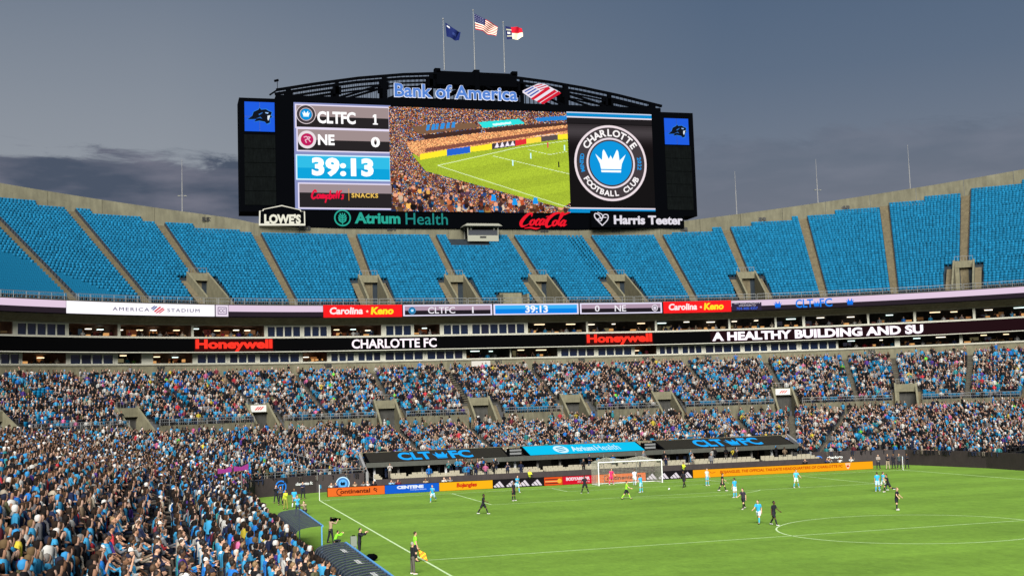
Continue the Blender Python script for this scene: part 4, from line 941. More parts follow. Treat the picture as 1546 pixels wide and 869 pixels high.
flag(717,108,17,[(716,21),(729,27.5),(742,35),(751.5,41)],[(717.5,45),(729,47.5),(736,52),(748,56.5)],'us','middle, tallest stars and stripes')
flag(762,110,35,[(762.5,40),(772,41.5),(781,41),(788,43.5)],[(765,60),(774,59.5),(782,60),(788.5,57)],'nc','right, red white and blue state')

# ================================================================ lower bowl
KS=[0,18,59.9,87.8,115.7,143.7,240]
WX=[0,18,33,40,42.55,42.55,42.55]; WY=[12,12,12,8.5,-4,-30,-126]; BZ=[5.95,5.95,6.2,7.0,9.2,11.4,11.4]
def Wp(s): a=abs(s); g=1 if s>=0 else -1; return np.array([g*np.interp(a,KS,WX),np.interp(a,KS,WY),1.35])
def Bp(s):
    a=abs(s); g=1 if s>=0 else -1
    if a<=143.7: p=P(s,-17.6)
    else: p=(g*80.4,-30-(a-143.7),0)
    return np.array([p[0],p[1],np.interp(a,KS,BZ)])
def S1(s,t): return Wp(s)*(1-t)+Bp(s)*t
def nrows(s): a=abs(s); return 26 if a<62 else (32 if a<90 else 46)
AIS1=[-220,-200,-180,-160,-140,-122,-106,-90,-76,-62,-52,-41.5,-31,-20.8,-10.4,0,10.4,20.8,31,41.5,51.5,62,76,90,106]
LB=tag(empty('lower_stand',(0,0,0)),'lower tiers of the bowl packed with spectators around the end and the left side','grandstand')
M_AISLE2=mat('lower_aisle_concrete',(.058,.05,.034),.9,noise=.3,nscale=1.2); M_CONC3=mat('tier_concrete',(.085,.078,.05),.85,noise=.3,nscale=.6,bump=.1)  # lower aisles get a darker concrete tone
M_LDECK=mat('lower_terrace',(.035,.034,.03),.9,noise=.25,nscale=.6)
cut1=sorted(set(AIS1)|{-28.2,28.7,-231,118}); dk=MB(); 
def t_front(s,n):                             # the club suites cut away the front rows behind the goal
    if -27.3<s*1.0<28.7 or (abs(Wp(s)[0])<27.9):
        return 7/26.
    return 0.
for c0,c1 in zip(cut1[:-1],cut1[1:]):
    n=nrows((c0+c1)/2); ns=max(1,int((c1-c0)/2.2))
    for k in range(n):
        ta,tb=k/n,(k+1)/n
        if abs(Wp((c0+c1)/2)[0])<27.2 and tb<=6.99/26: continue
        for i in range(ns):
            u0=c0+(c1-c0)*i/ns;u1=c0+(c1-c0)*(i+1)/ns
            a,b,c,d=S1(u0,ta),S1(u1,ta),S1(u1,tb),S1(u0,tb); zt0=(a[2]+c[2])/2
            zz=S1((u0+u1)/2,ta)[2]; zn=S1((u0+u1)/2,tb)[2]
            dk.add([(a[0],a[1],zz),(b[0],b[1],zz),(c[0],c[1],zz),(d[0],d[1],zz)],[[0,1,2,3]]); dk.add([(d[0],d[1],zz),(c[0],c[1],zz),(c[0],c[1],zn),(d[0],d[1],zn)],[[0,1,2,3]])
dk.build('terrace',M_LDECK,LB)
for a in AIS1:
    m=MB(); n=nrows(a); 
    for k in range(n*2):
        ta,tb=k/(2*n),(k+1)/(2*n)
        if abs(Wp(a)[0])<27.2 and tb<=7/26: continue
        p0,p1=S1(a,ta),S1(a,tb); t_=S1(a+.05,ta)-S1(a-.05,ta); t_=t_/np.linalg.norm(t_)*.40; z=p0[2]+.06
        m.quad((p0[0]-t_[0],p0[1]-t_[1],z),(p0[0]+t_[0],p0[1]+t_[1],z),(p1[0]+t_[0],p1[1]+t_[1],z),(p1[0]-t_[0],p1[1]-t_[1],z))
        m.quad((p1[0]-t_[0],p1[1]-t_[1],z),(p1[0]+t_[0],p1[1]+t_[1],z),(p1[0]+t_[0],p1[1]+t_[1],p1[2]+.06),(p1[0]-t_[0],p1[1]-t_[1],p1[2]+.06))
    m.build('aisle_steps',M_AISLE2,LB)
# 200 level
Z2A,Z2B,N2=7.75,14.35,20; O2A,O2B=-15.7,1.4
VOM2=[-83,-62,-41.4,-20.9,-7.3,6.1,20.4,41.5,62,83]; AIS2=[-94,-83,-72,-62,-52,-42,-31.5,-20.2,-9,3.8,16.5,29,41.5,53.6,60.8,72,83,94,104]
cut2=sorted(set([c for a in VOM2 for c in (a-2.5,a+2.5)]+[SMIN,SMAX])); cut2=[c for c in cut2 if SMIN<=c<=SMAX]
tr2=(O2B-O2A)/N2; ri2=(Z2B-Z2A)/N2; KV2=5
m=MB()
for c0,c1 in zip(cut2[:-1],cut2[1:]):
    v_=any(abs((c0+c1)/2-a)<2.4 for a in VOM2); k0=KV2 if v_ else 0; prof=[(O2A+tr2*k0,Z2A-1.)]
    for k in range(k0,N2): prof+=[(O2A+tr2*k,Z2A+ri2*k),(O2A+tr2*(k+1),Z2A+ri2*k)]
    prof+=[(2.3,Z2B-.2)]; m.sweep(prof,c0,c1,2.2)
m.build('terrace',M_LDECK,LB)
for a in AIS2:
    k0=KV2 if any(abs(a-b)<2.5 for b in VOM2) else 0; prof=[]
    for k in range(k0*2,N2*2): prof+=[(O2A+tr2*k/2,Z2A+ri2*k/2+.05),(O2A+tr2*(k+1)/2,Z2A+ri2*k/2+.05)]
    m=MB(); m.sweep(prof,a-.45,a+.45); m.build('aisle_steps',M_AISLE2,LB)
prev=SMIN
for a in [v for v in VOM2 if SMIN<v<SMAX]+[SMAX+2.5]:
    m=MB(); m.sweep([(O2A-.05,5.9),(O2A-.05,Z2A+.15),(O2A+.2,Z2A+.15),(O2A+.2,Z2A-.3)],prev,min(a-2.5,SMAX)); prev=a+2.5
    m.build('front_wall',M_CONC3,LB)
m=MB(); m.sweep([(-17.7,5.97),(O2A+.3,5.97)],SMIN-20,SMAX+20); m.build('walkway',M_CONC2,LB)
prev=SMIN
for a in [v for v in VOM2 if SMIN<v<SMAX]+[SMAX+2.5]:
    rail_run(LB,prev,min(a-2.5,SMAX),O2A+.05,Z2A+.15,.75,dx=1.5,bal=.3); prev=a+2.5
for k_,a in enumerate(VOM2): 
    if SMIN<a<SMAX: vomitory(a,LB,O2A,tr2,ri2,Z2A,KV2,2.5,0,O2A-.1,6.0,sign=a in (-41.4,41.5),op=.8)
# field-side walls
m=MB(); wall=[(-42.55,-126),(-42.55,-4),(-40,8.5),(-33,12),(-27.6,12)]
def wallrun(pts,h0,h1,name,material,th=.25):
    m=MB()
    for (xa,ya),(xb_,yb_) in zip(pts[:-1],pts[1:]):
        d_=np.array([xb_-xa,yb_-ya]);d_/=np.linalg.norm(d_);nn=np.array([-d_[1],d_[0]])*th
        vs=[(xa,ya),(xb_,yb_),(xb_+nn[0],yb_+nn[1]),(xa+nn[0],ya+nn[1])]
        m.add([(*p,h0) for p in vs]+[(*p,h1) for p in vs],[[0,3,2,1],[4,5,6,7],[0,1,5,4],[1,2,6,5],[2,3,7,6],[3,0,4,7]])
    return m.build(name,material,LB)
wallrun([(-42.55,-126),(-42.55,-4),(-40,8.5),(-33,12),(-27.6,12)],0,1.95,'field_wall',M_WALLB)
wallrun([(28.9,12),(33,12),(40,8.5),(42.55,-4),(42.55,-60)],0,1.9,'field_wall',M_WALLB)
wallrun([(-27.2,18),(28.6,18)],3.0,4.0,'front_wall',M_CONC)
def railpoly(pts,z0,h,parent,dx=1.3):
    m=MB()
    for (xa,ya),(xb_,yb_) in zip(pts[:-1],pts[1:]):
        L_=math.dist((xa,ya),(xb_,yb_)); n=max(1,int(L_/dx)); m.bar((xa,ya,z0+h),(xb_,yb_,z0+h),.06); m.bar((xa,ya,z0+h*.5),(xb_,yb_,z0+h*.5),.04)
        for i in range(n+1): t_=i/n; m.bar((xa+(xb_-xa)*t_,ya+(yb_-ya)*t_,z0),(xa+(xb_-xa)*t_,ya+(yb_-ya)*t_,z0+h),.05)
    m.build('railing',M_RAIL,parent)
railpoly([(-42.6,-60),(-42.6,-4),(-40.1,8.6),(-33,12.1),(-27.6,12.1)],1.95,.6,LB)
for g,x in ((1,28.7),(-1,-27.4)):
    m=MB(); vs=[(x,18.2,0),(x,12,0),(x,12,1.95),(x,18.2,4.1)]; vs2=[(x+.3,a,b) for _,a,b in vs]; m.add(vs+vs2,[[0,1,2,3],[7,6,5,4],[0,4,5,1],[1,5,6,2],[2,6,7,3],[3,7,4,0]]); m.build('wing_wall',mat('wing_grey',(.17,.17,.17),.6,noise=.1,nscale=.8),LB)
for a in (-52,-62):
    m=MB(); q_=[S1(a,t_) for t_ in np.linspace(0,.55,15)]
    for p0,p1 in zip(q_[:-1],q_[1:]): m.bar((p0[0]+.6,p0[1],p0[2]+1),(p1[0]+.6,p1[1],p1[2]+1),.06); m.bar((p0[0]+.6,p0[1],p0[2]),(p0[0]+.6,p0[1],p0[2]+1),.05)
    m.build('stair_rail',M_RAIL,LB)
# wall badges
def disc(name,par,px_,py_,r,Y,layers,txt=None,tc_=(235,235,235)):
    c=aty(px_,py_,Y)
    for i,(q_,col) in enumerate(layers):
        mb=MB(); mb.add([(x,Y-.02-.015*i,z) for x,z in circ(c[0],c[2],r*q_,28)],[list(range(28))]); mb.build(name,mat('paint_%d_%d_%d'%col,lin(col),.6),par)
    if txt: lettering(txt,(c[0]-r*.6,c[2]-r*.42,c[0]+r*.6,c[2]+r*.42),lambda u,v,d:(u,Y-.06-d,v),mat('paint_%d_%d_%d'%tc_,lin(tc_),.6),par,bold=.02,name='badge_letters')
disc('wall_badge',LB,517.5,729.5,.78,11.95,((1,(150,180,200)),(.86,(44,90,140)),(.6,(60,130,190)))); cB=aty(517.5,729.5,11.95); mb=MB(); crown(mb,cB[0],cB[2],.7,.5,lambda u,v,d:(u,11.9-d,v),.0); mb.build('badge_crown',M_WHITE,LB)
disc('wall_badge',LB,1236,695,.62,11.95,((1,(20,100,190)),(.82,(34,26,28))),'CT',(24,110,200)); 
disc('wall_badge',LB,1322,693,1.0,11.0,((1,(110,130,150)),(.86,(60,90,120)),(.6,(90,140,180))));
# left wall is angled there: badge and small words follow it
def fw(u,v,d): x0,y0,x1,y1=-40,8.5,-33,12.; t_=u/math.hypot(x1-x0,y1-y0); return (x0+(x1-x0)*t_+.45*(.03+d),y0+(y1-y0)*t_-.9*(.03+d),v)
for q_,c in ((.72,(20,110,200)),(.58,(34,26,28))): mb=MB(); mb.add([fw(x,z,.02*(1-q_)) for x,z in circ(3.2,.95,q_,26)],[list(range(26))]); mb.build('wall_badge',mat('paint_%d_%d_%d'%c,lin(c),.6),LB)
lettering('CT',(2.8,.65,3.6,1.25),fw,mat('paint_24_110_200',lin((24,110,200)),.6),LB,bold=.02,t1=.04,name='badge_letters')
lettering('charlotte fc',(5.1,.95,7.3,1.3),fw,mat('paint_w',(.6,.6,.6),.6),LB,bold=.02,t1=.04,name='badge_letters')
lettering('charlotte fc',(31,1.0,34,1.35),lambda u,v,d:(u,11.93-d if u<33 else 11.93-d-(u-33)*-.0,v),mat('paint_w',(.6,.6,.6),.6),LB,bold=.02,name='badge_letters')

# ================================================================ pitch-level club behind the goal
FC=tag(empty('field_club',(0,0,0)),'dark pitch-level hospitality suites with cream seats under sloping awnings behind the goal','suites')
m=MB(); m.quad((-27,7,.8),(28.4,7,.8),(28.4,17.5,.8),(-27,17.5,.8)); m.build('floor',M_DECK,FC)
m=MB(); m.box(-27.1,6.9,0,28.5,7.1,1.42); m.build('front_wall',M_WALLB,FC)
M_CLUB=mat('club_back',(.022,.018,.015),.7,noise=.6,nscale=.35)
m=MB(); m.quad((-27,17.4,.9),(28.4,17.4,.9),(28.4,17.4,3.4),(-27,17.4,3.4)); m.quad((-27,13.8,2.95),(28.4,13.8,2.95),(28.4,17.5,2.95),(-27,17.5,2.95)); m.build('back_wall',M_CLUB,FC)
for i,x in enumerate(np.linspace(-26,27.6,20)):
    m=MB(); m.box(x-.12,14.6,.8,x+.12,14.85,2.92); m.build('column',mat('club_column',(.17,.16,.14),.7) if i%3 else M_WHITE,FC)
for i in range(13):
    x=rng.uniform(-26,26); w_=rng.uniform(.6,1.8); m=MB(); m.quad((x,17.3,1.3),(x+w_,17.3,1.3),(x+w_,17.3,2.9),(x,17.3,2.9)); m.build('door_panel',mat('club_door_%d'%(i%3),[(.12,.10,.08),(.20,.18,.15),(.10,.05,.03)][i%3],.5),FC)
for i in range(20):
    x=rng.uniform(-26,27); m=MB(); m.box(x,15.5,2.75,x+.7,15.8,2.86); m.build('ceiling_lamp',emis((205,230,190),1.1),FC)
m=MB(); m.box(-27.1,13.6,2.42,28.6,13.85,2.95); m.build('fascia_beam',mat('fascia_grey',(.05,.052,.042),.6,noise=.15,nscale=1),FC)
cs=[]
for row,(y,z) in enumerate(((8.0,.82),(9.1,.95),(10.2,1.08))):
    x=-26.5
    while x<28:
        if rng.random()<.93 and not (abs((x+26)%9.2)<.9): cs.append((x,y,z))
        x+=.62
cs=np.array(cs); cs[:,2]-=.0; t_=MB(); t_.box(-.27,0,.25,.27,.1,.75); t_.box(-.25,-.4,.2,.25,-.02,.32); tv=np.array(t_.v); tf=np.array(t_.f)
V=placed(tv,cs,np.zeros(len(cs))); F=(tf[None]+(np.arange(len(cs))*len(tv))[:,None,None]).reshape(-1,4)
cm_=bpy.data.meshes.new('club_seat'); cm_.from_pydata(t_.v,[],t_.f); cm_.materials.append(M_CREAM)
for c in cs[::1][:299]: link('club_seat',cm_,FC,c)
def awning(x0,x1,col,lab,text,tb,sub=None):
    e=tag(empty('awning',(x0,14,2.9)),lab,'awning'); W_=x1-x0; h=1.06; dpt=3.7
    m=MB(); m.add([(0,-.2,0),(W_,-.2,0),(W_-.0,dpt,h),(0,dpt,h),(0,-.2,-.22),(W_,-.2,-.22),(W_,dpt,h-.22),(0,dpt,h-.22)],[[0,1,2,3],[4,7,6,5],[0,4,5,1],[1,5,6,2],[2,6,7,3],[3,7,4,0]]); m.build('frame',M_BLACK,e)
    f=lambda u,v,d:(u,-.2+(dpt+.2)*v,h*v+.02+d)
    m=MB(); m.add([f(.25,.06,.01),f(W_-.25,.06,.01),f(W_-.25,.95,.01),f(.25,.95,.01)],[[0,1,2,3]]); m.build('panel',col,e)
    if text=='clt':
        a,b=tb; L_=b-a; B_=emis((24,160,236),1.25)
        lettering('CLT',(a,.12,a+L_*.45,.86),f,B_,e,bold=.04,t1=.03); lettering('FC',(a+L_*.70,.12,b,.86),f,B_,e,bold=.04,t1=.03)
        mb=MB(); crown(mb,a+L_*.575,.42,L_*.21,.62,f,.03); mb.build('crown',B_,e)
    else:
        a,b=tb; L_=b-a; WH=emis((210,244,252),1.05)
        lettering('Atrium',(a+L_*.24,.26,a+L_*.60,.74),f,WH,e,bold=.03,t1=.03); lettering('Health',(a+L_*.63,.26,b,.76),f,WH,e,t1=.03)
        mb=MB(); mb.add([f(x,z,.03) for x,z in circ(a+L_*.08,.5,.9,26,ry=.36)],[list(range(26))]); mb.build('emblem',WH,e)
        mb=MB(); 
        for g in (-.4,0,.4): stroke(mb,[(a+L_*.08-.5,.45+g*.4),(a+L_*.08+.5,.55+g*.4)],.07,f,0,.04)
        mb.build('emblem_mark',emis((0,160,205)),e)
M_AWN=mat('awning_black',(.013,.012,.009),.85,.1,noise=.1,nscale=2)
a=lambda px_,py_,Y=16:aty(px_,py_,Y)[0]
AX=(aty(555,699,14)[0],aty(770,690,14)[0],aty(798,686,14)[0],aty(977,679,14)[0],aty(1002,680,14)[0],aty(1200,671,14)[0])
awning(AX[0],AX[1],M_AWN,'black sloping awning with a cyan crown emblem, left of the blue one behind the goal','clt',(a(600,687)-AX[0],a(711,684)-AX[0]))
awning(AX[2],AX[3],emis((0,186,230),1.15),'bright cyan illuminated awning with white lettering in the middle behind the goal','ah',(a(838,678)-AX[2],a(933,674)-AX[2]))
awning(AX[4],AX[5],M_AWN,'black sloping awning with a cyan crown emblem, right of the blue one','clt',(a(1046,668)-AX[4],a(1145,666)-AX[4]))
for i,(x0,x1) in enumerate(((AX[1]+.2,AX[2]-.2),(AX[3]+.1,AX[4]-.2))):
    e=tag(empty('air_unit',((x0+x1)/2,15.5,3.0)),('grey ventilation unit between the left black awning and the cyan awning','grey ventilation unit between the cyan awning and the right black awning')[i],'ventilation unit')
    w_=min(1.9,(x1-x0)*.8); m=MB(); m.box(-w_/2,0,0,w_/2,1.4,.8); m.build('cabinet',M_BLACK2,e); m=MB(); m.box(-w_/2,-.05,.1,w_/2*.9,0,.35); m.box(-w_/2,-.05,.5,w_/2*.9,0,.72); m.build('grille',M_RAIL,e)

# ================================================================ perimeter boards
BYF=4.15
def bd(px_,py_): return aty(px_,py_,BYF)[0]
def board(a,b,lab,col,Y=BYF,h=.95):
    e=tag(empty('perimeter_board',(a,Y,0)),lab,'advertising board'); W_=b-a
    m=MB(); m.box(0,0,0,W_,.35,h); m.build('housing',M_BLACK,e); f=lambda u,v,d:(u,-.01-d,v)
    m=MB(); m.add([f(.02,.03,0),f(W_-.02,.03,0),f(W_-.02,h-.02,0),f(.02,h-.02,0)],[[0,1,2,3]]); m.build('screen',emis(col),e); return e,f,W_
def btx(e,f,t,u0,u1,v0,v1,col,bold=.03,shear=0,space=1.,name='lettering'): return lettering(t,(u0,v0,u1,v1),f,emis(col),e,bold,shear,space,0,.03,name)
X_=[bd(494.5,745),bd(581,741),bd(663,736),bd(744,731),bd(821.5,727),bd(849.5,725),bd(899.5,722),bd(975,718),bd(1046,714),bd(1318,703)]
ORG=(250,118,42)
e,f,W_=board(X_[0],X_[1],'orange LED board with dark script word and horse mark, nearest the left corner flag',ORG)
def horse(e,f,u,v,s_=1.):
    mb=MB(); stroke(mb,[(u,v+.25*s_),(u-.08*s_,v+.05*s_),(u+.12*s_,v-.02*s_),(u+.22*s_,v-.22*s_)],.1*s_,f,0,.03); stroke(mb,[(u-.02,v+.22*s_),(u+.2*s_,v+.12*s_),(u+.26*s_,v)],.07*s_,f,0,.03); mb.build('horse_mark',emis((70,26,20)),e)
def conti(e,f,a,b):
    mb=MB(); r_=.33; stroke(mb,[(a+r_+r_*math.cos(t_),.47+r_*math.sin(t_)) for t_ in np.linspace(.9,5.3,12)],.085,f,0,.03); mb.build('big_initial',emis((96,28,12)),e)
    btx(e,f,'ontinental',a+.36,b,.27,.74,(96,28,12),.03)
conti(e,f,W_*.16,W_*.74); horse(e,f,W_*.82,.5)
e,f,W_=board(X_[1],X_[2],'blue LED board with white block lettering behind the running player','' or (14,98,214)); btx(e,f,'CENTENE',W_*.22,W_*.71,.47,.82,(238,246,255),.07); btx(e,f,'Corporation',W_*.46,W_*.76,.24,.42,(190,215,250),.02)
e,f,W_=board(X_[2],X_[3],'yellow-orange LED board with red playful lettering, left part of the goal line',(255,186,20)); btx(e,f,'Bojangles',W_*.32,W_*.70,.2,.8,(212,48,20),.05,.1)
def mountain(e,f,u,w_=.98,h=.66,v0=.12):
    for p_ in ([(.05,0),(.30,0),(.12,.40),(-.04,.2)],[(.38,0),(.66,0),(.345,.7),(.155,.5)],[(.74,0),(1.02,0),(.57,1),(.38,.8)]):
        mb=MB(); mb.add([f(u+w_*x_,v0+h*y_,.03) for x_,y_ in p_],[[0,1,2,3]]); mb.build('stripe_mark',emis((236,226,232)),e)
e,f,W_=board(X_[3],X_[4],'black LED board with four white three-striped peaks left of the goal',(26,22,26))
for i in range(4): mountain(e,f,W_*(.02+.245*i),W_*.20)
e,f,W_=board(X_[4],X_[5],'short orange striped LED board beside the left-hand red board',(240,90,30)); 
for i in range(3): mb=MB(); mb.add([f(W_*.05,.2+i*.22,.02),f(W_*.85,.2+i*.22,.02),f(W_*.85,.3+i*.22,.02),f(W_*.05,.3+i*.22,.02)],[[0,1,2,3]]); mb.build('stripe',emis((60,30,36)if i!=1 else (250,200,120)),e)
mb=MB(); mb.add([f(x,z,.04) for x,z in circ(W_*.82,.48,.26,16)],[list(range(16))]); mb.build('round_mark',emis((250,190,60)),e)
e,f,W_=board(X_[5],X_[6],'red LED board with white capitals immediately left of the goal',(222,14,44)); btx(e,f,'BODYARMOR',W_*.1,W_*.82,.45,.82,(248,226,232),.06); btx(e,f,'SPORTS DRINK',W_*.44,W_*.82,.18,.36,(240,190,200),.02)
e,f,W_=board(X_[6],X_[7],'orange LED board with dark script word seen through the goal net',ORG); conti(e,f,W_*.16,W_*.76); horse(e,f,W_*.86,.5)
e,f,W_=board(X_[7],X_[8],'black LED board with four white three-striped peaks right of the goal',(26,22,26))
for i in range(4): mountain(e,f,W_*(.02+.25*i),W_*.21)
e,f,W_=board(X_[8],X_[9],'long yellow-orange LED board with a red sentence, right end of the goal line',(255,172,18))
btx(e,f,'BOJANGLES, THE OFFICIAL TAILGATE HEADQUARTERS OF CHARLOTTE FC',W_*.145,W_*.825,.30,.72,(196,58,10),.025,.12)
mb=MB(); stroke(mb,[(W_*.07,.55),(W_*.085,.7),(W_*.10,.5),(W_*.12,.6)],.06,f,0,.03); mb.build('star_mark',emis((214,90,20)),e)
mb=MB(); u=W_*.855; mb.add([f(u-.3,.66,.03),f(u+.3,.66,.03),f(u+.17,.3,.03),f(u,.16,.03),f(u-.17,.3,.03)],[[0,1,2,3,4]]); mb.add([f(u-.34,.72,.03),f(u+.34,.72,.03),f(u+.34,.84,.03),f(u-.34,.84,.03)],[[0,1,2,3]]); mb.build('box_mark',emis((250,226,200)),e)
mb=MB(); mb.add([f(u-.18,.36,.05),f(u+.2,.40,.05),f(u+.1,.62,.05),f(u-.2,.6,.05)],[[0,1,2,3]]); mb.build('box_mark',emis((224,70,20)),e)

# ================================================================ goal, ball, corner flags
G=tag(empty('goal',(0,0,0)),'white football goal with net pulled up at the back, in front of the orange board','goal')
gz_=2.44; gd=2.3
for x in (-3.72,3.72): m=MB(); m.cyl((x,0,0),(x,0,gz_+.06),.065,n=12); m.build('post',M_WHITE,G)
m=MB(); m.cyl((-3.72,0,gz_+.06),(3.72,0,gz_+.06),.065,n=12); m.build('crossbar',M_WHITE,G)
m=MB()
for x in (-3.72,3.72): m.cyl((x,0,.05),(x,gd,.05),.04,n=6)
m.cyl((-3.72,gd,.05),(3.72,gd,.05),.04,n=6); m.build('ground_frame',M_WHITE,G)
def sag(x):                                            # height of the rear top edge of the net
    t_=abs(abs(x)-1.95); return 2.98-min(t_,2.2)*.16-(.05 if abs(x)<1.95 else .12*t_)
nm=MB(); st_=.16; xs=np.arange(-3.72,3.73,st_); R_=.008
def nb(a,b): nm.bar(a,b,R_*2)
for x in xs: nb((x,0,gz_+.05),(x,gd,sag(x))); nb((x,gd,sag(x)),(x,gd+.05,.05))
for z in np.arange(.1,2.9,st_):
    for xa,xb_ in zip(xs[:-1:2],xs[2::2]):
        if z<min(sag(xa),sag(xb_)): nb((xa,gd+.04,z),(xb_,gd+.04,z))
for y in np.arange(st_,gd,st_):
    for xa,xb_ in zip(xs[:-1:2],xs[2::2]): nb((xa,y,gz_+(sag(xa)-gz_)*y/gd),(xb_,y,gz_+(sag(xb_)-gz_)*y/gd))
for x in (-3.72,3.72):
    for y in np.arange(st_,gd,st_): nb((x,y,.05),(x,y,gz_+(sag(x)-gz_)*y/gd))
    for z in np.arange(.1,2.44,st_): nb((x,0,z),(x,gd,z))
nm.build('net',mat('net_cord',(.32,.31,.25),.9),G)
for x in (-1.95,1.95): m=MB(); m.cyl((x,gd+.9,0),(x,gd+.9,3.25),.035,n=6); m.cyl((x,gd+.9,3.2),(x,gd,sag(x)),.012,n=4); m.build('net_support',M_RAIL,G)
bpy_ball=MB(); 
def sphere(mb,c,r,n=12,mz=8,sc=(1,1,1),m=0):
    vs=[];fs=[]
    for j in range(mz+1):
        th=PI*j/mz
        for i in range(n): ph=2*PI*i/n; vs.append((c[0]+r*sc[0]*math.sin(th)*math.cos(ph),c[1]+r*sc[1]*math.sin(th)*math.sin(ph),c[2]+r*sc[2]*math.cos(th)))
    for j in range(mz):
        for i in range(n): fs.append([j*n+i,(j+1)*n+i,(j+1)*n+(i+1)%n,j*n+(i+1)%n])
    mb.add(vs,fs,m)
bb=atz(1010,737.5,.11); m=MB(); sphere(m,(0,0,.11),.11,16,10); o=m.build('football',M_WHITE,smooth=True); o.location=(bb[0],bb[1],0); tag(o,'white football lying on the grass right of the goal','ball')
m=MB(); 
for k_ in range(8): a1=k_*PI/4; c=Vector((math.cos(a1)*.75,math.sin(a1)*.75,.66 if k_%2 else -.3)).normalized()*.107; sphere(m,(c.x,c.y,.11+c.z),.03,6,4)
m.build('panel_patch',M_BLACK,o)
for x,lab in ((-PW,'left corner flag on a pale post by the orange board'),(PW,'right corner flag post near the standing staff')):
    e=tag(empty('corner_flag',(x,0,0)),lab,'corner flag'); m=MB(); m.cyl((0,0,0),(0,0,1.6),.035,n=8); m.build('post',M_WHITE,e)
    m=MB(); m.poly([(0.03,1.2),(.42,1.22),(.4,1.55),(.03,1.58)],lambda u,v,d:(u*.55,u*.5+d,v),0,.012); m.build('flag',mat('flag_blue',(.03,.25,.5),.8),e)
# ================================================================ dugouts
for i,(ya,yb,lab) in enumerate(((-37.8,-51.2,'far team shelter with a ribbed dark translucent roof beside the left touchline'),(-61.5,-76.5,'near team shelter with a ribbed dark translucent roof, bottom left of the pitch'))):
    e=tag(empty('team_shelter',(-41.,(ya+yb)/2,0)),lab,'dugout'); hl=(ya-yb)/2
    arc_=[(-.62,1.45),(-.6,1.75),(-.5,1.95),(-.25,2.08),(.3,2.17),(.75,2.2),(1.02,2.2)]
    n=int(hl*2/.8); M_TR=mat('tinted_roof',(.005,.008,.014),.3,.4,noise=.3,nscale=2)
    for k in range(n):
        y0_,y1_=-hl+2*hl*k/n+.05,-hl+2*hl*(k+1)/n-.05; m=MB()
        vs=[(x,y,z) for x,z in arc_ for y in (y0_,y1_)]; m.add(vs,[[2*j,2*j+1,2*j+3,2*j+2] for j in range(len(arc_)-1)]); m.build('roof_panel',M_TR,e)
    for k in range(n+1):
        y=-hl+2*hl*k/n; m=MB()
        for (xa_,za_),(xb2,zb2) in zip(arc_[:-1],arc_[1:]): m.bar((xa_,y,za_+.03),(xb2,y,zb2+.03),.05)
        m.bar((-.62,y,0),(-.62,y,1.5),.06); m.build('rib',mat('shelter_rib',(.028,.035,.05),.5),e)
    m=MB(); m.bar((1.05,-hl,2.2),(1.05,hl,2.2),.11); m.build('front_beam',mat('blue_trim',(.08,.25,.5),.5),e)
    m=MB(); m.quad((-.6,-hl,0),(-.6,hl,0),(-.6,hl,1.6),(-.6,-hl,1.6)); m.build('rear_panel',M_BLACK2,e)
    m=MB(); m.box(-.45,-hl+.3,.35,.05,hl-.3,.45); m.box(-.5,-hl+.3,.45,-.42,hl-.3,.9); m.build('bench',M_BLACK2,e)
    for y in (-hl,hl):
        m=MB(); m.bar((1.0,y,0),(1.0,y,2.2),.07); m.build('front_post',mat('blue_trim',(.08,.25,.5),.5),e)
    if i==1:
        for k in (2,5,8): lettering('charlotte fc',(-hl+k*1.6,.1,-hl+k*1.6+1.5,.42),lambda u,v,d:(v+.2,-u,2.22+d),M_WHITE,e,bold=.02,name='roof_lettering')
# ================================================================ people
def ellring(c,ax,rx,ry,n=12):
    """ring of points round c perpendicular to axis ax (in the y-z plane lean), x half width rx"""
    ax=Vector(ax).normalized(); xx=Vector((1,0,0)); yy_=ax.cross(xx).normalized(); return [Vector(c)+xx*rx*math.cos(2*PI*i/n)+yy_*ry*math.sin(2*PI*i/n) for i in range(n)]
def loft(mb,rings):
    n=len(rings[0]); vs=[p for r_ in rings for p in r_]; fs=[]
    for k in range(len(rings)-1):
        for i in range(n): fs.append([k*n+i,k*n+(i+1)%n,(k+1)*n+(i+1)%n,(k+1)*n+i])
    fs+=[list(range(n))[::-1],[(len(rings)-1)*n+i for i in range(n)]]; mb.add(vs,fs)
def cap(mb,p0,p1,r0,r1,n=10):
    p0=Vector(p0);p1=Vector(p1); mb.cyl(p0,p1,r0,r1,n); sphere(mb,p0,r0*.999,n,6); sphere(mb,p1,r1*.999,n,6)
def compact(v,f):
    u=sorted({i for p in f for i in p}); ix={}; key={}; nv=[]
    for i in u:
        k=tuple(round(c,5) for c in v[i])
        if k not in key: key[k]=len(nv); nv.append(v[i])
        ix[i]=key[k]
    nf=[[ix[i] for i in p] for p in f]; nf=[[a for j,a in enumerate(p) if a!=p[j-1]] for p in nf]
    return nv,[],[p for p in nf if len(p)>2]
def remesh(mb,vox,ratio,name):
    me=bpy.data.meshes.new(name); me.from_pydata(mb.v,[],mb.f); o=bpy.data.objects.new(name,me); COL.objects.link(o)
    bm=bmesh.new(); bm.from_mesh(me); bmesh.ops.recalc_face_normals(bm,faces=bm.faces); bm.to_mesh(me); bm.free()
    r_=o.modifiers.new('r','REMESH'); r_.mode='VOXEL'; r_.voxel_size=vox; d_=o.modifiers.new('d','DECIMATE'); d_.ratio=ratio
    res=bpy.data.meshes.new_from_object(o.evaluated_get(bpy.context.evaluated_depsgraph_get())); bpy.data.objects.remove(o); bpy.data.meshes.remove(me)
    res.polygons.foreach_set('use_smooth',[True]*len(res.polygons)); res.name=name; return res
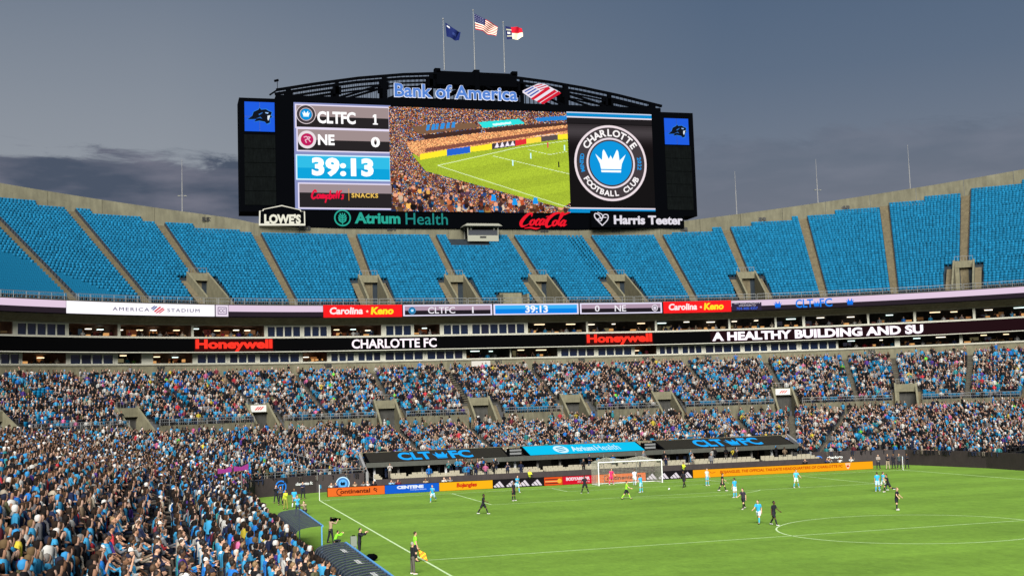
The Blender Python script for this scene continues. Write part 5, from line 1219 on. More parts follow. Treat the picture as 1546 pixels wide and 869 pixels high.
def D(f,o=0): return Vector((math.sin(o),-math.sin(f)*math.cos(o),-math.cos(f)*math.cos(o)))
def figure(name,lean=0.,hips=None,legs=((0,0,.05),(0,0,.05)),arms=((.1,.15,.25),(.1,.15,.25)),sleeve=.55,trouser=None,vox=.011,head=(0,0),seated=False,ratio=.18,fingers=True):
    """legs: (thigh swing, knee bend, side); arms: (forward, side, elbow bend[, forearm side]); returns dict of part meshes"""
    pts={}; 
    def legp(l,g):
        f,k,s_=l; h=Vector((g*.095,0,0)); kn=h+D(f,g*s_)*.44; an=kn+D(f-k,g*s_)*.42; return h,kn,an
    L_=[legp(legs[0],-1),legp(legs[1],1)]
    low=min(l[2].z for l in L_)-.09; pel=Vector((0,0,-low if not seated else .50)); up=Vector((0,-math.sin(lean),math.cos(lean)))
    L_=[tuple(p+pel for p in l) for l in L_]; chest=pel+up*.47; nk=pel+up*.57; hd=nk+Vector((0,-math.sin(lean)*.05-.02,.165))
    sh=[chest+Vector((g*.175,0,0))+up*.03 for g in (-1,1)]; A_=[]
    for g,a,s_ in ((-1,arms[0],sh[0]),(1,arms[1],sh[1])):
        f,o_,e_=a[:3]; o2=a[3] if len(a)>3 else o_*.5; el=s_+D(f+lean,g*o_)*.28; wr=el+D(f+lean+e_,g*o2)*.25; A_.append((s_,el,wr,D(f+lean+e_,g*o2)))
    b=MB(); 
    loft(b,[ellring(pel+up*t_,up,rx,ry,14) for t_,rx,ry in ((-.08,.12,.09),(0,.145,.10),(.12,.125,.085),(.25,.13,.09),(.38,.155,.10),(.47,.165,.095),(.53,.10,.07))])
    cap(b,nk-up*.08,hd-Vector((0,0,.06)),.058,.052); sphere(b,hd,.1,16,12,(.76,.93,1.2)); sphere(b,hd+Vector((0,-.055,-.05)),.06,10,8,(.85,.8,.9)); cap(b,hd+Vector((0,-.09,-.005)),hd+Vector((0,-.112,-.03)),.012,.016,6)
    for g in (-1,1): sphere(b,hd+Vector((g*.078,.01,-.01)),.03,8,6,(.4,.7,1)); cap(b,chest+up*.03,sh[0 if g<0 else 1],.075,.062)
    for h,kn,an in L_:
        cap(b,h,kn,.088,.055); cap(b,kn,kn+(an-kn)*.35,.055,.058); cap(b,kn+(an-kn)*.3,an,.058,.036); cap(b,an,an+Vector((0,-.17,-.055)),.038,.028); sphere(b,an+Vector((0,.03,-.05)),.038,8,6)
    for i,(s_,el,wr,dr) in enumerate(A_):
        cap(b,s_,el,.052,.04); cap(b,el,wr,.041,.027); g=-1 if i==0 else 1
        pc=wr+dr*.05; side=Vector((0,-1,0)) if abs(dr.y)<.8 else Vector((0,0,1)); side=(side-dr*side.dot(dr)).normalized(); nn_=dr.cross(side)
        loft(b,[[wr+dr*t_+side*w_*c_[0]+nn_*.014*c_[1] for c_ in ((-1,-1),(1,-1),(1,1),(-1,1))] for t_,w_ in ((-.005,.024),(.04,.038),(.09,.038))])
        if fingers:
            for j,ln in enumerate((.068,.078,.072,.056)):
                o0=wr+dr*.085+side*(.03-.02*j); m_=o0+dr*ln*.55-nn_*g*.006; cap(b,o0,m_,.0098,.009,6); cap(b,m_,m_+(dr*.8-nn_*g*.6).normalized()*ln*.5,.009,.0078,6)
            t0_=wr+dr*.03+side*.03; t1_=t0_+(dr*.5+side*.8).normalized()*.04; cap(b,t0_,t1_,.012,.0105,6); cap(b,t1_,t1_+(dr*.9+side*.3).normalized()*.03,.0105,.009,6)
        else: cap(b,wr+dr*.08,wr+dr*.15-nn_*g*.02,.03,.018,6)
    parts={'body':remesh(b,vox,ratio,name+'_body')}
    s_=MB(); loft(s_,[ellring(pel+up*t_,up,rx,ry,14) for t_,rx,ry in ((-.07,.175,.125),(.1,.155,.112),(.25,.16,.115),(.38,.185,.122),(.47,.19,.115),(.54,.11,.08),(.56,.07,.065))])
    for i,(sp,el,wr,dr) in enumerate(A_):
        cap(s_,chest+up*.03,sp,.085,.075)
        if sleeve<=1: s_.cyl(sp,sp+(el-sp)*max(sleeve,.1)*1.15,.074,.066,12); sphere(s_,sp,.074,12,8)
        else: cap(s_,sp,el,.07,.054); cap(s_,el,wr-(wr-el)*.04,.054,.04)
    parts['shirt']=remesh(s_,.014,.22,name+'_shirt')
    t_=MB(); loft(t_,[ellring(pel+up*q_,up,rx,ry,14) for q_,rx,ry in ((-.1,.15,.11),(-.03,.175,.125),(.07,.155,.112))])
    for h,kn,an in L_:
        if trouser: cap(t_,h,kn,.105,.07); cap(t_,kn,an-(an-kn)*.06,.07,.056)
        else: t_.cyl(h,h+(kn-h)*.78,.115,.105,12); sphere(t_,h,.114,12,8)
    parts['trousers' if trouser else 'shorts']=remesh(t_,.014,.22,name+'_legs')
    if not trouser:
        k_=MB()
        for h,kn,an in L_: cap(k_,kn+(an-kn)*.14,kn+(an-kn)*.4,.060,.065); cap(k_,kn+(an-kn)*.35,an,.064,.045)
        parts['socks']=remesh(k_,.013,.25,name+'_socks')
    k_=MB()
    for h,kn,an in L_: cap(k_,an+Vector((0,.025,-.045)),an+Vector((0,-.17,-.055)),.046,.038); cap(k_,an+Vector((0,.02,-.02)),an+Vector((0,0,-.04)),.045,.045)
    parts['shoes']=remesh(k_,.014,.25,name+'_shoes')
    k_=MB(); sphere(k_,hd+Vector((0,.022,.028)),.104,14,10,(.80,.92,1.08))
    hm=bpy.data.meshes.new('hair'); hm.from_pydata(*compact(k_.v,[f for f in k_.f if max((Vector(k_.v[i])-hd).dot(Vector((0,-.75,-.55))) for i in f)<.058])); parts['hair']=hm; hm.polygons.foreach_set('use_smooth',[True]*len(hm.polygons))
    k_=MB()
    for g in (-1,1): sphere(k_,hd+Vector((g*.032,-.087,.012)),.011,8,5)
    k_.bar(hd+Vector((-.022,-.101,-.058)),hd+Vector((.022,-.101,-.058)),.008)
    em=bpy.data.meshes.new('eyes'); em.from_pydata(k_.v,[],k_.f); parts['eyes']=em
    pm={'body':M_SKIN,'hair':M_HAIR,'eyes':M_HAIR}
    for q_,me in parts.items(): me.materials.append(pm.get(q_,M_CLOTH))
    parts['_pel']=pel; parts['_hd']=hd; parts['_hands']=[a[2]+a[3]*.08 for a in A_]; return parts
SKINS=[(.52,.30,.20),(.46,.26,.17),(.38,.20,.12),(.17,.085,.045),(.56,.35,.25),(.07,.035,.02)]
HAIRS=[(.014,.009,.007),(.030,.017,.010),(.07,.038,.02),(.009,.008,.008),(.18,.115,.055),(.24,.22,.20)]
def person(parts,loc,rz,label,cols,cat='person',group=None,scale=1.,skin=None,hair=None,name='person',cap_col=None):
    e=tag(empty(name,loc,rz),label,cat,group); e.scale=(scale,)*3
    cols=dict(cols); cols['body']=skin or SKINS[0]; cols['hair']=hair or HAIRS[0]; cols['eyes']=(.02,.015,.015)
    for q_,me in parts.items():
        if q_[0]=='_': continue
        o=link(q_,me,e); o.color=(*cols.get(q_,(.02,.02,.025)),1)
    return e
rz_at=lambda deg: math.radians(deg)                    # 0 faces -Y (the camera end); 90 faces +X
STAND=figure('stand',arms=((.05,.12,.2),(.1,.15,.3)),legs=((.03,0,.12),(-.03,0,.12)))
WALK=figure('walk',lean=.06,legs=((.42,.1,.05),(-.36,.25,.05)),arms=((-.35,.12,.3),(.45,.12,.45)))
STRIDE=figure('stride',lean=.1,legs=((-.5,.15,.08),(.55,.25,.08)),arms=((.5,.15,.6),(-.45,.15,.5)))
RUN=figure('run',lean=.22,legs=((.85,.9,.05),(-.45,.9,.05)),arms=((-.7,.15,1.3),(.6,.15,1.5)))
WIDE=figure('wide',lean=.12,legs=((.18,.12,.28),(-.1,.1,.28)),arms=((.15,.5,.5),(.1,.55,.5)))
JOG=figure('jog',lean=.15,legs=((-.3,1.1,.05),(.35,.25,.05)),arms=((.5,.2,1.2),(-.5,.2,1.1)))
FOLD=figure('fold',arms=((.5,.1,1.3,-.9),(.55,.1,1.2,-1.)),legs=((.03,0,.12),(-.03,0,.12)),sleeve=2,trouser=1)
CAMMAN=figure('camman',lean=.08,arms=((1.1,.25,1.2,-.25),(1.15,.25,1.1,-.3)),legs=((.1,.05,.15),(-.1,.1,.15)),sleeve=2,trouser=1)
POCKET=figure('pocket',arms=((.05,.18,.35),(.7,.2,1.4,-.5)),legs=((.02,0,.1),(-.02,0,.1)),sleeve=2,trouser=1)
CROUCH=figure('crouch',lean=.45,arms=((.9,.2,.9,-.2),(.9,.2,.9,-.2)),legs=((1.5,2.1,.2),(1.0,2.2,.2)),sleeve=2,trouser=1)
LB_=(.030,.30,.52); WH_=(.6,.64,.66); BK=(.012,.012,.018); NV=(.015,.02,.045)
def at0(px_,py_): p=atz(px_,py_,0); return (p[0],p[1],0)
blue={'shirt':LB_,'shorts':(.35,.52,.62),'socks':(.05,.30,.48),'shoes':(.5,.5,.5)}; black={'shirt':BK,'shorts':BK,'socks':BK,'shoes':(.5,.5,.5)}
PLY=[(653.8,757.3,RUN,blue,-30,'player in light blue running near the blue LED board at the far left',0,4),
 (729.7,775.7,STRIDE,black,60,'player in black walking alone on the left side of the pitch',5,0),
 (781,743,JOG,blue,20,'player in light blue partly behind a black-clad opponent left of the goal',0,1),
 (775.8,755.4,STAND,black,30,'player in black directly in front of a light blue opponent left of the goal',3,0),
 (883.4,744,WIDE,black,-40,'player in black with legs apart in front of the red board, left of the goal',5,3),
 (958.5,732,STRIDE,{'shirt':(.45,.5,.58),'shorts':WH_,'socks':(.3,.45,.55),'shoes':(.5,.5,.5)},150,'defender in pale kit standing inside the right half of the goal mouth',0,2),
 (968.3,742.8,WIDE,{'shirt':LB_,'shorts':(.25,.5,.5),'socks':(.05,.35,.42),'shoes':(.5,.5,.5)},-150,'player in light blue leaning forward just in front of the goal',1,2),
 (1033,735.4,STRIDE,{'shirt':BK,'shorts':BK,'socks':BK,'shoes':BK},-60,'player in black with black boots striding in front of the three-striped peaks',5,0),
 (1068,732.8,STAND,{'shirt':(.42,.48,.42),'shorts':(.1,.34,.5),'socks':(.07,.3,.4),'shoes':(.5,.5,.5)},20,'player in pale top at the left end of the yellow-orange board',0,4),
 (1091,740.7,WALK,black,80,'player in black in front of the start of the red sentence on the orange board',0,0),
 (1110,750.7,STAND,{'shirt':LB_,'shorts':WH_,'socks':(.05,.32,.5),'shoes':(.5,.5,.5)},-160,'player in light blue and white shorts seen from behind, right of the penalty arc',1,1),
 (1123,768,STRIDE,{'shirt':(.03,.025,.04),'shorts':BK,'socks':BK,'shoes':(.5,.5,.5)},-60,'bearded player in black walking left, just below the light blue player by the arc',0,1),
 (1202.4,735.4,WIDE,{'shirt':(.07,.38,.58),'shorts':(.5,.55,.45),'socks':(.05,.3,.4),'shoes':(.6,.6,.6)},0,'player in light blue with legs apart under the long orange board',0,4),
 (1146,789.8,STRIDE,{'shirt':LB_,'shorts':(.45,.5,.5),'socks':(.04,.35,.45),'shoes':BK},-50,'player in light blue walking left beside the centre circle',0,1),
 (1169,792.4,WALK,black,30,'player in black at the edge of the centre circle, following the light blue player',5,3),
 (1325.3,741.5,STAND,blue,170,'left one of two light blue players standing together at the right',0,1),
 (1333.7,739.7,WALK,{'shirt':(.06,.34,.55),'shorts':(.4,.5,.45),'socks':(.02,.06,.08),'shoes':(.5,.5,.5)},90,'right one of two light blue players standing together at the right',0,2),
 (1341.6,742.3,RUN,black,-100,'player in black leaning against the pair of light blue players at the right',2,0),
 (1354.3,769.2,WIDE,black,40,'player in black standing alone near the right edge, nearest the centre circle top',0,4)]
for px_,py_,pt,cl,rz,lab,sk_,hr in PLY: person(pt,at0(px_,py_),rz_at(rz),lab,cl,skin=SKINS[sk_],hair=HAIRS[hr],group='football players on the pitch')
person(WIDE,at0(923,731),rz_at(10),'goalkeeper in bright pink-red kit standing in the goal mouth',{'shirt':(.62,.03,.12),'shorts':(.60,.03,.12),'socks':(.5,.03,.1),'shoes':(.6,.6,.6)})
person(STRIDE,at0(946,753.3),rz_at(70),'referee in lime shirt and black shorts in front of the goal',{'shirt':(.28,.62,.03),'shorts':BK,'socks':(.25,.5,.03),'shoes':BK})
ar=person(STAND,at0(627.5,847),rz_at(90),'assistant referee in lime shirt on the left touchline, partly hidden by the man in black',{'shirt':(.22,.62,.03),'shorts':BK,'socks':BK,'shoes':BK},hair=HAIRS[1])
h=STAND['_hands'][0]; fl_=empty('assistant_flag',(0,0,0)); 
fl_.location=Matrix.Rotation(rz_at(90),4,'Z')@h+Vector(ar.location); tag(fl_,'yellow and orange chequered flag held by the assistant referee','flag')
m=MB(); m.cyl((0,0,.08),(.12,-.05,-.55),.012,n=6); m.build('stick',M_BLACK,fl_)
m=MB(); vs=[];fc=[]
for i in range(4):
    for j in range(4): 
        a=(.05+.16*i,-.1-.03*i); m=MB(); x0,x1=.03+.11*i,.03+.11*(i+1); z0,z1=-.10-.12*j,-.10-.12*(j+1)
        m.add([(x0+.03*j,-.02*i,z0-.06*i),(x1+.03*j,-.02*i,z0-.06*(i+1)),(x1+.03*(j+1),-.02*i,z1-.06*(i+1)),(x0+.03*(j+1),-.02*i,z1-.06*i)],[[0,1,2,3]]); m.build('flag_square',mat('flag_yellow',(.7,.45,.02),.8) if (i+j)%2 else mat('flag_orange',(.65,.16,.02),.8),fl_)
person(POCKET,at0(623.5,866.5),rz_at(100),'man in black sweater and grey trousers standing on the left touchline',{'shirt':(.012,.012,.014),'trousers':(.085,.075,.065),'shoes':(.55,.53,.5)},hair=HAIRS[5])
cm1=person(CAMMAN,at0(499.5,819),rz_at(115),'camera operator in tan vest and black trousers beside the far shelter, camera on shoulder',{'shirt':(.28,.20,.13),'trousers':BK,'shoes':BK},scale=1.0)
def tvcam(loc,rz,lab):
    e=tag(empty('video_camera',loc,rz),lab,'camera'); m=MB(); m.box(-.08,-.25,-.08,.08,.3,.12); m.build('body',M_BLACK,e); m=MB(); m.cyl((0,-.25,.02),(0,-.5,.02),.055,.07,12); m.build('lens',M_BLACK,e)
    m=MB(); m.bar((0,-.15,.13),(0,.15,.2),.03); m.build('handle',M_BLACK,e); m=MB(); m.box(.08,-.2,.02,.13,-.05,.09); m.build('viewfinder',M_BLACK2,e)
v_=Vector(at0(499.5,819)); tvcam(v_+Vector((.28,.1,1.58)),rz_at(115),'black shoulder camera held by the operator in the tan vest')
person(CROUCH,at0(505.5,823),rz_at(100),'helper in lime top crouching beside the camera operator',{'shirt':(.2,.6,.03),'trousers':BK,'shoes':BK},scale=.8)
person(CAMMAN,at0(543,839.5),rz_at(60),'person in black jacket and black cap beside the near shelter',{'shirt':BK,'trousers':BK,'shoes':BK},hair=BK)
e=tag(empty('equipment_bag',at0(561,846)),'black equipment bag on the grass right of the near shelter','bag')
m=MB(); sphere(m,(0,0,.22),.4,12,8,(1,.6,.55)); m.build('bag_body',M_BLACK,e,smooth=True); m=MB(); m.bar((-.2,0,.42),(.2,0,.42),.04); m.build('handle',M_BLACK2,e)
e=tag(empty('case',at0(534,832)),'pale equipment case left of the person in the black jacket','case'); m=MB(); m.box(-.2,-.15,.35,.2,.15,1.0); m.box(-.16,-.11,0,.16,.11,.35); m.build('case_body',mat('case_pale',(.16,.18,.15),.7),e); m=MB(); m.bar((-.1,0,1.05),(.1,0,1.05),.05); m.build('handle',M_BLACK,e)
SF_=[(417,759,CAMMAN,BK,BK,'dark-clad photographer at the left corner wall, leftmost'),(424,762,FOLD,(.05,.05,.055),BK,'dark-clad steward beside the leftmost corner photographer'),
 (431.5,768,POCKET,(.42,.48,.03),(.2,.2,.04),'steward in yellow-green jacket at the left corner'),(444.5,766,STAND,(.03,.30,.58),(.30,.22,.14),'person in bright blue shirt and tan shorts at the left corner'),
 (457.5,753,FOLD,NV,BK,'person in navy standing against the left corner wall'),(450,778,CAMMAN,(.05,.36,.6),NV,'photographer in blue bib by the far shelter'),(461,777,CROUCH,(.35,.26,.18),BK,'crouching photographer with long lens right of the far shelter'),
 (799.3,722,FOLD,(.45,.55,.03),BK,'steward in yellow vest behind the black board left of the goal'),(1031.5,717,FOLD,(.45,.55,.03),BK,'steward in yellow vest behind the black board right of the goal'),
 (1326.5,708.5,FOLD,(.22,.19,.17),BK,'person in grey top next to the right end of the orange board'),(1340.8,708,FOLD,BK,(.30,.24,.16),'person with folded arms in black top and khaki trousers by the right corner'),
 (1349.5,707.5,POCKET,BK,BK,'staff member in all black, left of the right corner flag'),(1358,707.5,CAMMAN,(.04,.06,.07),BK,'photographer in dark clothes directly behind the right corner flag'),(1369.8,707,FOLD,BK,BK,'staff member in all black, right of the right corner flag')]
for px_,py_,pt,c1,c2,lab in SF_:
    loc=at0(px_,py_)
    pass
    if 'behind the black board' in lab: p=aty(px_,py_-18,6.2); loc=(p[0],6.2,0)
    person(pt,loc,rz_at(rng.uniform(-40,60)),lab,{'shirt':c1,'trousers':c2,'shorts':c2,'socks':WH_,'shoes':BK},skin=SKINS[rng.integers(0,5)],hair=HAIRS[rng.integers(0,5)])
bibs=['white','navy','tan','grey','white','dark','pale blue','maroon','tan','white','grey']; bc={'white':(.5,.5,.48),'navy':(.02,.03,.1),'tan':(.34,.26,.17),'grey':(.2,.2,.2),'dark':BK,'pale blue':(.2,.35,.5),'maroon':(.15,.02,.03)}
for i,px_ in enumerate((500,508.5,536,548,556,563,588,600,641,668,681)):
    p=aty(px_,745-(px_-500)*.06,5.6); person(CROUCH,(p[0],5.6,0),rz_at(rng.uniform(-30,30)),'photographer in %s top behind the LED boards, %s from the left corner'%(bibs[i],['one','two','three','four','five','six','seven','eight','nine','ten','eleven'][i]),{'shirt':bc[bibs[i]],'trousers':BK,'shoes':BK},skin=SKINS[i%5],hair=HAIRS[i%5],scale=1.12)
for i,(px_,c) in enumerate(((1216,'dark'),(1247,'navy'),(1253,'white'),(1268,'white'),(1284,'white'))):
    p=aty(px_,710,6.4); person(CROUCH,(p[0],6.4,0),rz_at(rng.uniform(-30,30)),'photographer in %s top behind the long orange board, %s'%(c,['leftmost, beside the grey wing wall','second','third','fourth','nearest the right badge'][i]),{'shirt':bc[c],'trousers':BK,'shoes':BK},skin=SKINS[i%5],hair=HAIRS[i%5],scale=1.15)

# ================================================================ spectators
def near_frame(A,m=60):
    x,y,z=project(A); return (z>5)&(x>-m)&(x<1546+m)&(y<1180)&(y>0),x,y,z
C=[]  # pos, facing angle, row pitch info, zone
def on_aisle(s,lst,hw):
    return any(abs(s-a)<hw for a in lst)
def occ(x,y,base):
    v=math.sin(x*.31+y*.12)+math.sin(x*.13-y*.37+2)+.6*math.sin(x*.8+1.3)
    return base-(.35 if v>1.55 else (.06 if v>.8 else 0))
empty_seats=[]
for c0,c1 in zip(cut1[:-1],cut1[1:]):
    n=nrows((c0+c1)/2)
    for k in range(n):
        t=(k+.55)/n
        if abs(Wp((c0+c1)/2)[0])<27.2 and k<7: continue
        ss=np.linspace(c0,c1,40); Pq=np.array([S1(s,t) for s in ss]); dl=np.r_[0,np.cumsum(np.linalg.norm(np.diff(Pq[:,:2],axis=0),axis=1))]; ln=dl[-1]; cnt=int(ln/.54)
        if cnt<2: continue
        for i in range(cnt):
            s=float(np.interp((i+.5)*ln/cnt,dl,ss)); sc_=(c1-c0)/ln
            if min(abs(s-a) for a in AIS1)<.47*sc_: continue
            p=S1(s,t); z=S1(s,k/n)[2]; q_=S1(s,t+.01)-p; ang_=math.atan2(q_[0],q_[1])
            C.append((p[0],p[1],z,ang_,0 if s>-62 else 1,t))
for k in range(N2):
    for c0,c1 in zip(AIS2[:-1],AIS2[1:]):
        off=O2A+tr2*(k+.55); cnt=int((c1-c0-1.0)*(RR+off)/RR/.54) if abs(c0)>X0 else int((c1-c0-1.0)/.54)
        for i in range(cnt):
            s=c0+.5+(c1-c0-1.0)*(i+.5)/cnt
            if k<KV2+0 and any(abs(s-a)<2.6 for a in VOM2): continue
            p=P(s,off,Z2A+ri2*k); C.append((*p,Pang(s),2,k/N2))
C=np.array(C); ok,cx_,cy_,cz_=near_frame(C[:,:3]); C=C[ok]; cx_=cx_[ok];cy_=cy_[ok];cz_=cz_[ok]
base=np.where(C[:,4]==2,.93,np.where(C[:,4]==1,.99,.95)); pr_=np.array([occ(x,y,b) if z_!=1 else b for x,y,b,z_ in zip(C[:,0],C[:,1],base,C[:,4])])
pr_=pr_-np.where((C[:,4]==2)&(C[:,5]<.06),.25,0)
r_=rng.random(len(C)); full=r_<pr_; E_=C[~full]; C=C[full];cx_=cx_[full];cy_=cy_[full];cz_=cz_[full]
# empty lower seats
V=placed(SVA,E_[:,:3],E_[:,3]); F=(SFA[None]+(np.arange(len(E_))*len(SVA))[:,None,None]).reshape(-1,4); M_SEAT2=mat('blue_seat_lower',(.003,.078,.155),.6,.05,noise=.3,nscale=1.)  # lower tier seats in a darker blue than the upper deck
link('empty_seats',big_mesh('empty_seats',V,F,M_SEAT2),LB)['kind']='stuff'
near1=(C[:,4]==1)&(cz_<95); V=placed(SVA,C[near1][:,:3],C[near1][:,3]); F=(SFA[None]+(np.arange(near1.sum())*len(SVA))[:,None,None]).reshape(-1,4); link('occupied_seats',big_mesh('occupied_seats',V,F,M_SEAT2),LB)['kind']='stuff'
# clothing palette (linear), weights
PALN=[('black',(.008,.008,.010),34),('navy',(.012,.018,.05),11),('light blue',(.035,.24,.43),12),('bright blue',(.012,.13,.42),5),('white',(.46,.45,.42),11),('grey',(.17,.17,.18),9),('cream',(.34,.29,.22),4),('maroon',(.13,.02,.03),3),('red',(.42,.03,.04),1.5),('purple',(.07,.03,.2),2.5),('tan',(.2,.14,.09),2.5),('teal',(.03,.22,.24),2),('olive',(.08,.08,.04),2),('lime green',(.12,.5,.05),.5),('pink',(.5,.12,.25),.8),('yellow',(.5,.4,.04),.6)]
pw=np.array([q_[2] for q_ in PALN]);pw=pw/pw.sum(); pc=np.array([q_[1] for q_ in PALN])
rgbS=np.array(SKINS)*np.array([.80,.82,.86]); rgbH=np.array(HAIRS)*.6
n=len(C); clump=np.sin(C[:,0]*.55+C[:,1]*.21)+np.sin(C[:,0]*.17-C[:,1]*.43+1.7); pw2=pw.copy(); pw2[2]+=.2; pw2[3]+=.03; pw2/=pw2.sum(); ci=np.where((C[:,4]==1)|(clump>1.25),rng.choice(len(PALN),n,p=pw2),np.where(rng.random(n)<.22,0,rng.choice(len(PALN),n,p=pw))); zk=np.full(n,.70); si=rng.choice(6,n,p=[.26,.22,.16,.12,.18,.06]); hi=rng.choice(6,n,p=[.40,.26,.10,.15,.06,.03]); hatc=rng.random(n)
stand=rng.random(n)<np.where(C[:,4]==1,.55,.10); turn=rng.normal(0,.35,n)
# template: low poly person, regions 0 skin 1 shirt 2 legs 3 hair/cap
def crowd_template(standing,arms):
    m=MB(); 
    def tube(rings,k,mi):
        vs=[];
        for (x,y,z,rx,ry) in rings:
            for i in range(k): a=2*PI*i/k+.3; vs.append((x+rx*math.cos(a),y+ry*math.sin(a),z))
        fs=[]
        for j in range(len(rings)-1):
            for i in range(k): fs.append([j*k+i,j*k+(i+1)%k,(j+1)*k+(i+1)%k,(j+1)*k+i])
        m.add(vs,fs,mi)
    b=.92 if standing else .45
    tube([(0,0,b-.05,.17,.12),(0,0,b+.2,.16,.12),(0,-.01,b+.40,.20,.12),(0,-.01,b+.50,.15,.09),(0,-.01,b+.55,.055,.055)],7,1)
    tube([(0,-.02,b+.52,.05,.05),(0,-.03,b+.60,.062,.065),(0,-.03,b+.70,.078,.092),(0,-.02,b+.79,.055,.065),(0,-.02,b+.81,.01,.01)],7,0)
    tube([(0,.02,b+.60,.078,.080),(0,.02,b+.70,.096,.106),(0,.01,b+.80,.078,.088),(0,0,b+.835,.01,.01)],7,3)
    if standing:
        for g in (-1,1): tube([(g*.09,0,.0,.05,.06),(g*.09,0,.5,.065,.07),(g*.085,0,.95,.09,.1)],4,2)
    else:
        for g in (-1,1):
            def pipe(p0,p1,r0,r1,k,mi): 
                p0=Vector(p0);p1=Vector(p1); m.cyl(p0,p1,r0,r1,k,mi,caps=False)
            m.cyl((g*.09,0,.47),(g*.10,-.42,.50),.09,.07,4,2,caps=True); m.cyl((g*.10,-.42,.50),(g*.10,-.40,.05),.065,.05,4,2,caps=False)
    for g in (-1,1):
        s0=(g*.20,0,b+.44)
        if arms==0: el=(g*.25,-.05,b+.16); wr=(g*.12,-.26,b+.10)
        elif arms==1: el=(g*.27,.02,b+.16); wr=(g*.22,-.10,b-.06)
        elif arms==2: el=(g*.30,-.10,b+.62) if g>0 else (g*.26,-.04,b+.16); wr=(g*.22,-.12,b+.88) if g>0 else (g*.10,-.25,b+.14)
        else: el=(g*.24,-.14,b+.2); wr=(g*.06,-.20,b+.46)
        m.cyl(s0,el,.062,.05,4,1,caps=False); m.cyl(el,wr,.042,.034,4,0 if arms!=1 else 1,caps=True)
    tris=[];tm_=[]
    for f,mi in zip(m.f,m.m):
        for j in range(1,len(f)-1): tris.append([f[0],f[j],f[j+1]]); tm_.append(mi)
    # split vertices by region so that colours stay crisp
    vv=[];key={};nf=[]
    for f,mi in zip(tris,tm_):
        q_=[]
        for i in f:
            if (i,mi) not in key: key[(i,mi)]=len(vv); vv.append((m.v[i],mi))
            q_.append(key[(i,mi)])
        nf.append(q_)
    return np.array([a for a,_ in vv]),np.array(nf),np.array([b_ for _,b_ in vv])
TP=[crowd_template(s_,a_) for s_,a_ in ((0,0),(0,1),(0,3),(1,1),(1,0),(1,2),(1,3))]
tsel=np.where(stand,rng.choice([3,4,5,6],n,p=[.55,.24,.02,.19]),rng.choice([0,1,2],n,p=[.35,.5,.15]))
score=np.where((cx_>150)&(cx_<1390)&(cy_<985),cz_,1e9); order=np.argsort(score); ind=order[:300]; rest=np.setdiff1d(np.arange(n),ind)
def make_crowd(idx,name):
    Vs=[];Fs=[];Cs=[];b0=0
    for k,(tv,tf,tr_) in enumerate(TP):
        I=idx[tsel[idx]==k]
        if not len(I): continue
        sc_=rng.uniform(.93,1.06,len(I)); pos=C[I,:3].copy(); a=C[I,3]+turn[I]; jit=rng.uniform(-.08,.08,(len(I),2)); pos[:,:2]+=jit
        tvv=tv[None]*sc_[:,None,None]*np.where(C[I,4]==1,1.,.0)[:,None,None]*np.array([.08,.08,.05])+tv[None]*sc_[:,None,None]*np.array([1.14,1.14,1.])
        ca,sa=np.cos(a)[:,None],np.sin(a)[:,None]; X_v=tvv[...,0]*ca+tvv[...,1]*sa; Y_v=-tvv[...,0]*sa+tvv[...,1]*ca
        V=np.stack([X_v+pos[:,0:1],Y_v+pos[:,1:2],tvv[...,2]+pos[:,2:3]],2).reshape(-1,3); F=(tf[None]+(np.arange(len(I))*len(tv))[:,None,None]).reshape(-1,3)+b0
        sh_=pc[ci[I]]*rng.uniform(.7,1.25,(len(I),1))*zk[I][:,None]; leg=np.array([(.015,.02,.04),(.01,.01,.012),(.05,.045,.04),(.12,.10,.08)])[rng.choice(4,len(I),p=[.4,.35,.15,.1])]
        hr=rgbH[hi[I]].copy(); hc=hatc[I]; hr[hc<.07]=(.5,.48,.45); hr[(hc>.07)&(hc<.14)]=(.012,.015,.03); hr[(hc>.14)&(hc<.18)]=(.03,.2,.42)
        hr=hr*(.4+.6*zk[I][:,None]); reg=np.stack([rgbS[si[I]]*(.25+.75*zk[I][:,None])*.95,sh_,leg,hr],1); col=reg[:,tr_,:].reshape(-1,3)
        Vs.append(V);Fs.append(F);Cs.append(col); b0+=len(V)
    return big_mesh(name,np.concatenate(Vs),np.concatenate(Fs),attr_mat('crowd_tint'),np.concatenate(Cs))
o=link('spectator_crowd',make_crowd(rest,'spectator_crowd')); tag(o,'dense crowd of seated and standing spectators filling the lower and middle tiers','crowd',kind='stuff')
# the 300 nearest spectators as individuals
CROW=[figure('fan_a',arms=((.3,.2,.7,-.3),(.3,.2,.7,-.3)),sleeve=.8,trouser=1,vox=.02,ratio=.3,fingers=False),
      figure('fan_b',arms=((.05,.15,.25),(.1,.15,.3)),sleeve=.8,trouser=1,vox=.02,ratio=.3,fingers=False),
      figure('fan_c',lean=.05,arms=((.5,.1,1.3,-.9),(.5,.1,1.2,-1.)),sleeve=2,trouser=1,vox=.02,ratio=.3,fingers=False),
      figure('fan_d',arms=((2.6,.2,.3),(.3,.2,.8,-.3)),sleeve=.8,trouser=1,vox=.02,ratio=.3,fingers=False)]
SIT=[figure('sit_a',lean=-.04,legs=((1.45,1.4,.1),(1.45,1.35,.1)),arms=((.35,.15,.75,-.2),(.35,.15,.75,-.2)),sleeve=.8,trouser=1,vox=.02,ratio=.3,seated=True,fingers=False),
     figure('sit_b',lean=.25,legs=((1.5,1.5,.15),(1.4,1.3,.15)),arms=((.6,.2,1.1,-.3),(.4,.2,.9,-.4)),sleeve=2,trouser=1,vox=.02,ratio=.3,seated=True,fingers=False)]
HN=['dark','brown','chestnut','black','blond','grey']; POSE=['with hands clasped','with arms down','with folded arms','with one arm raised']
capm=MB(); 
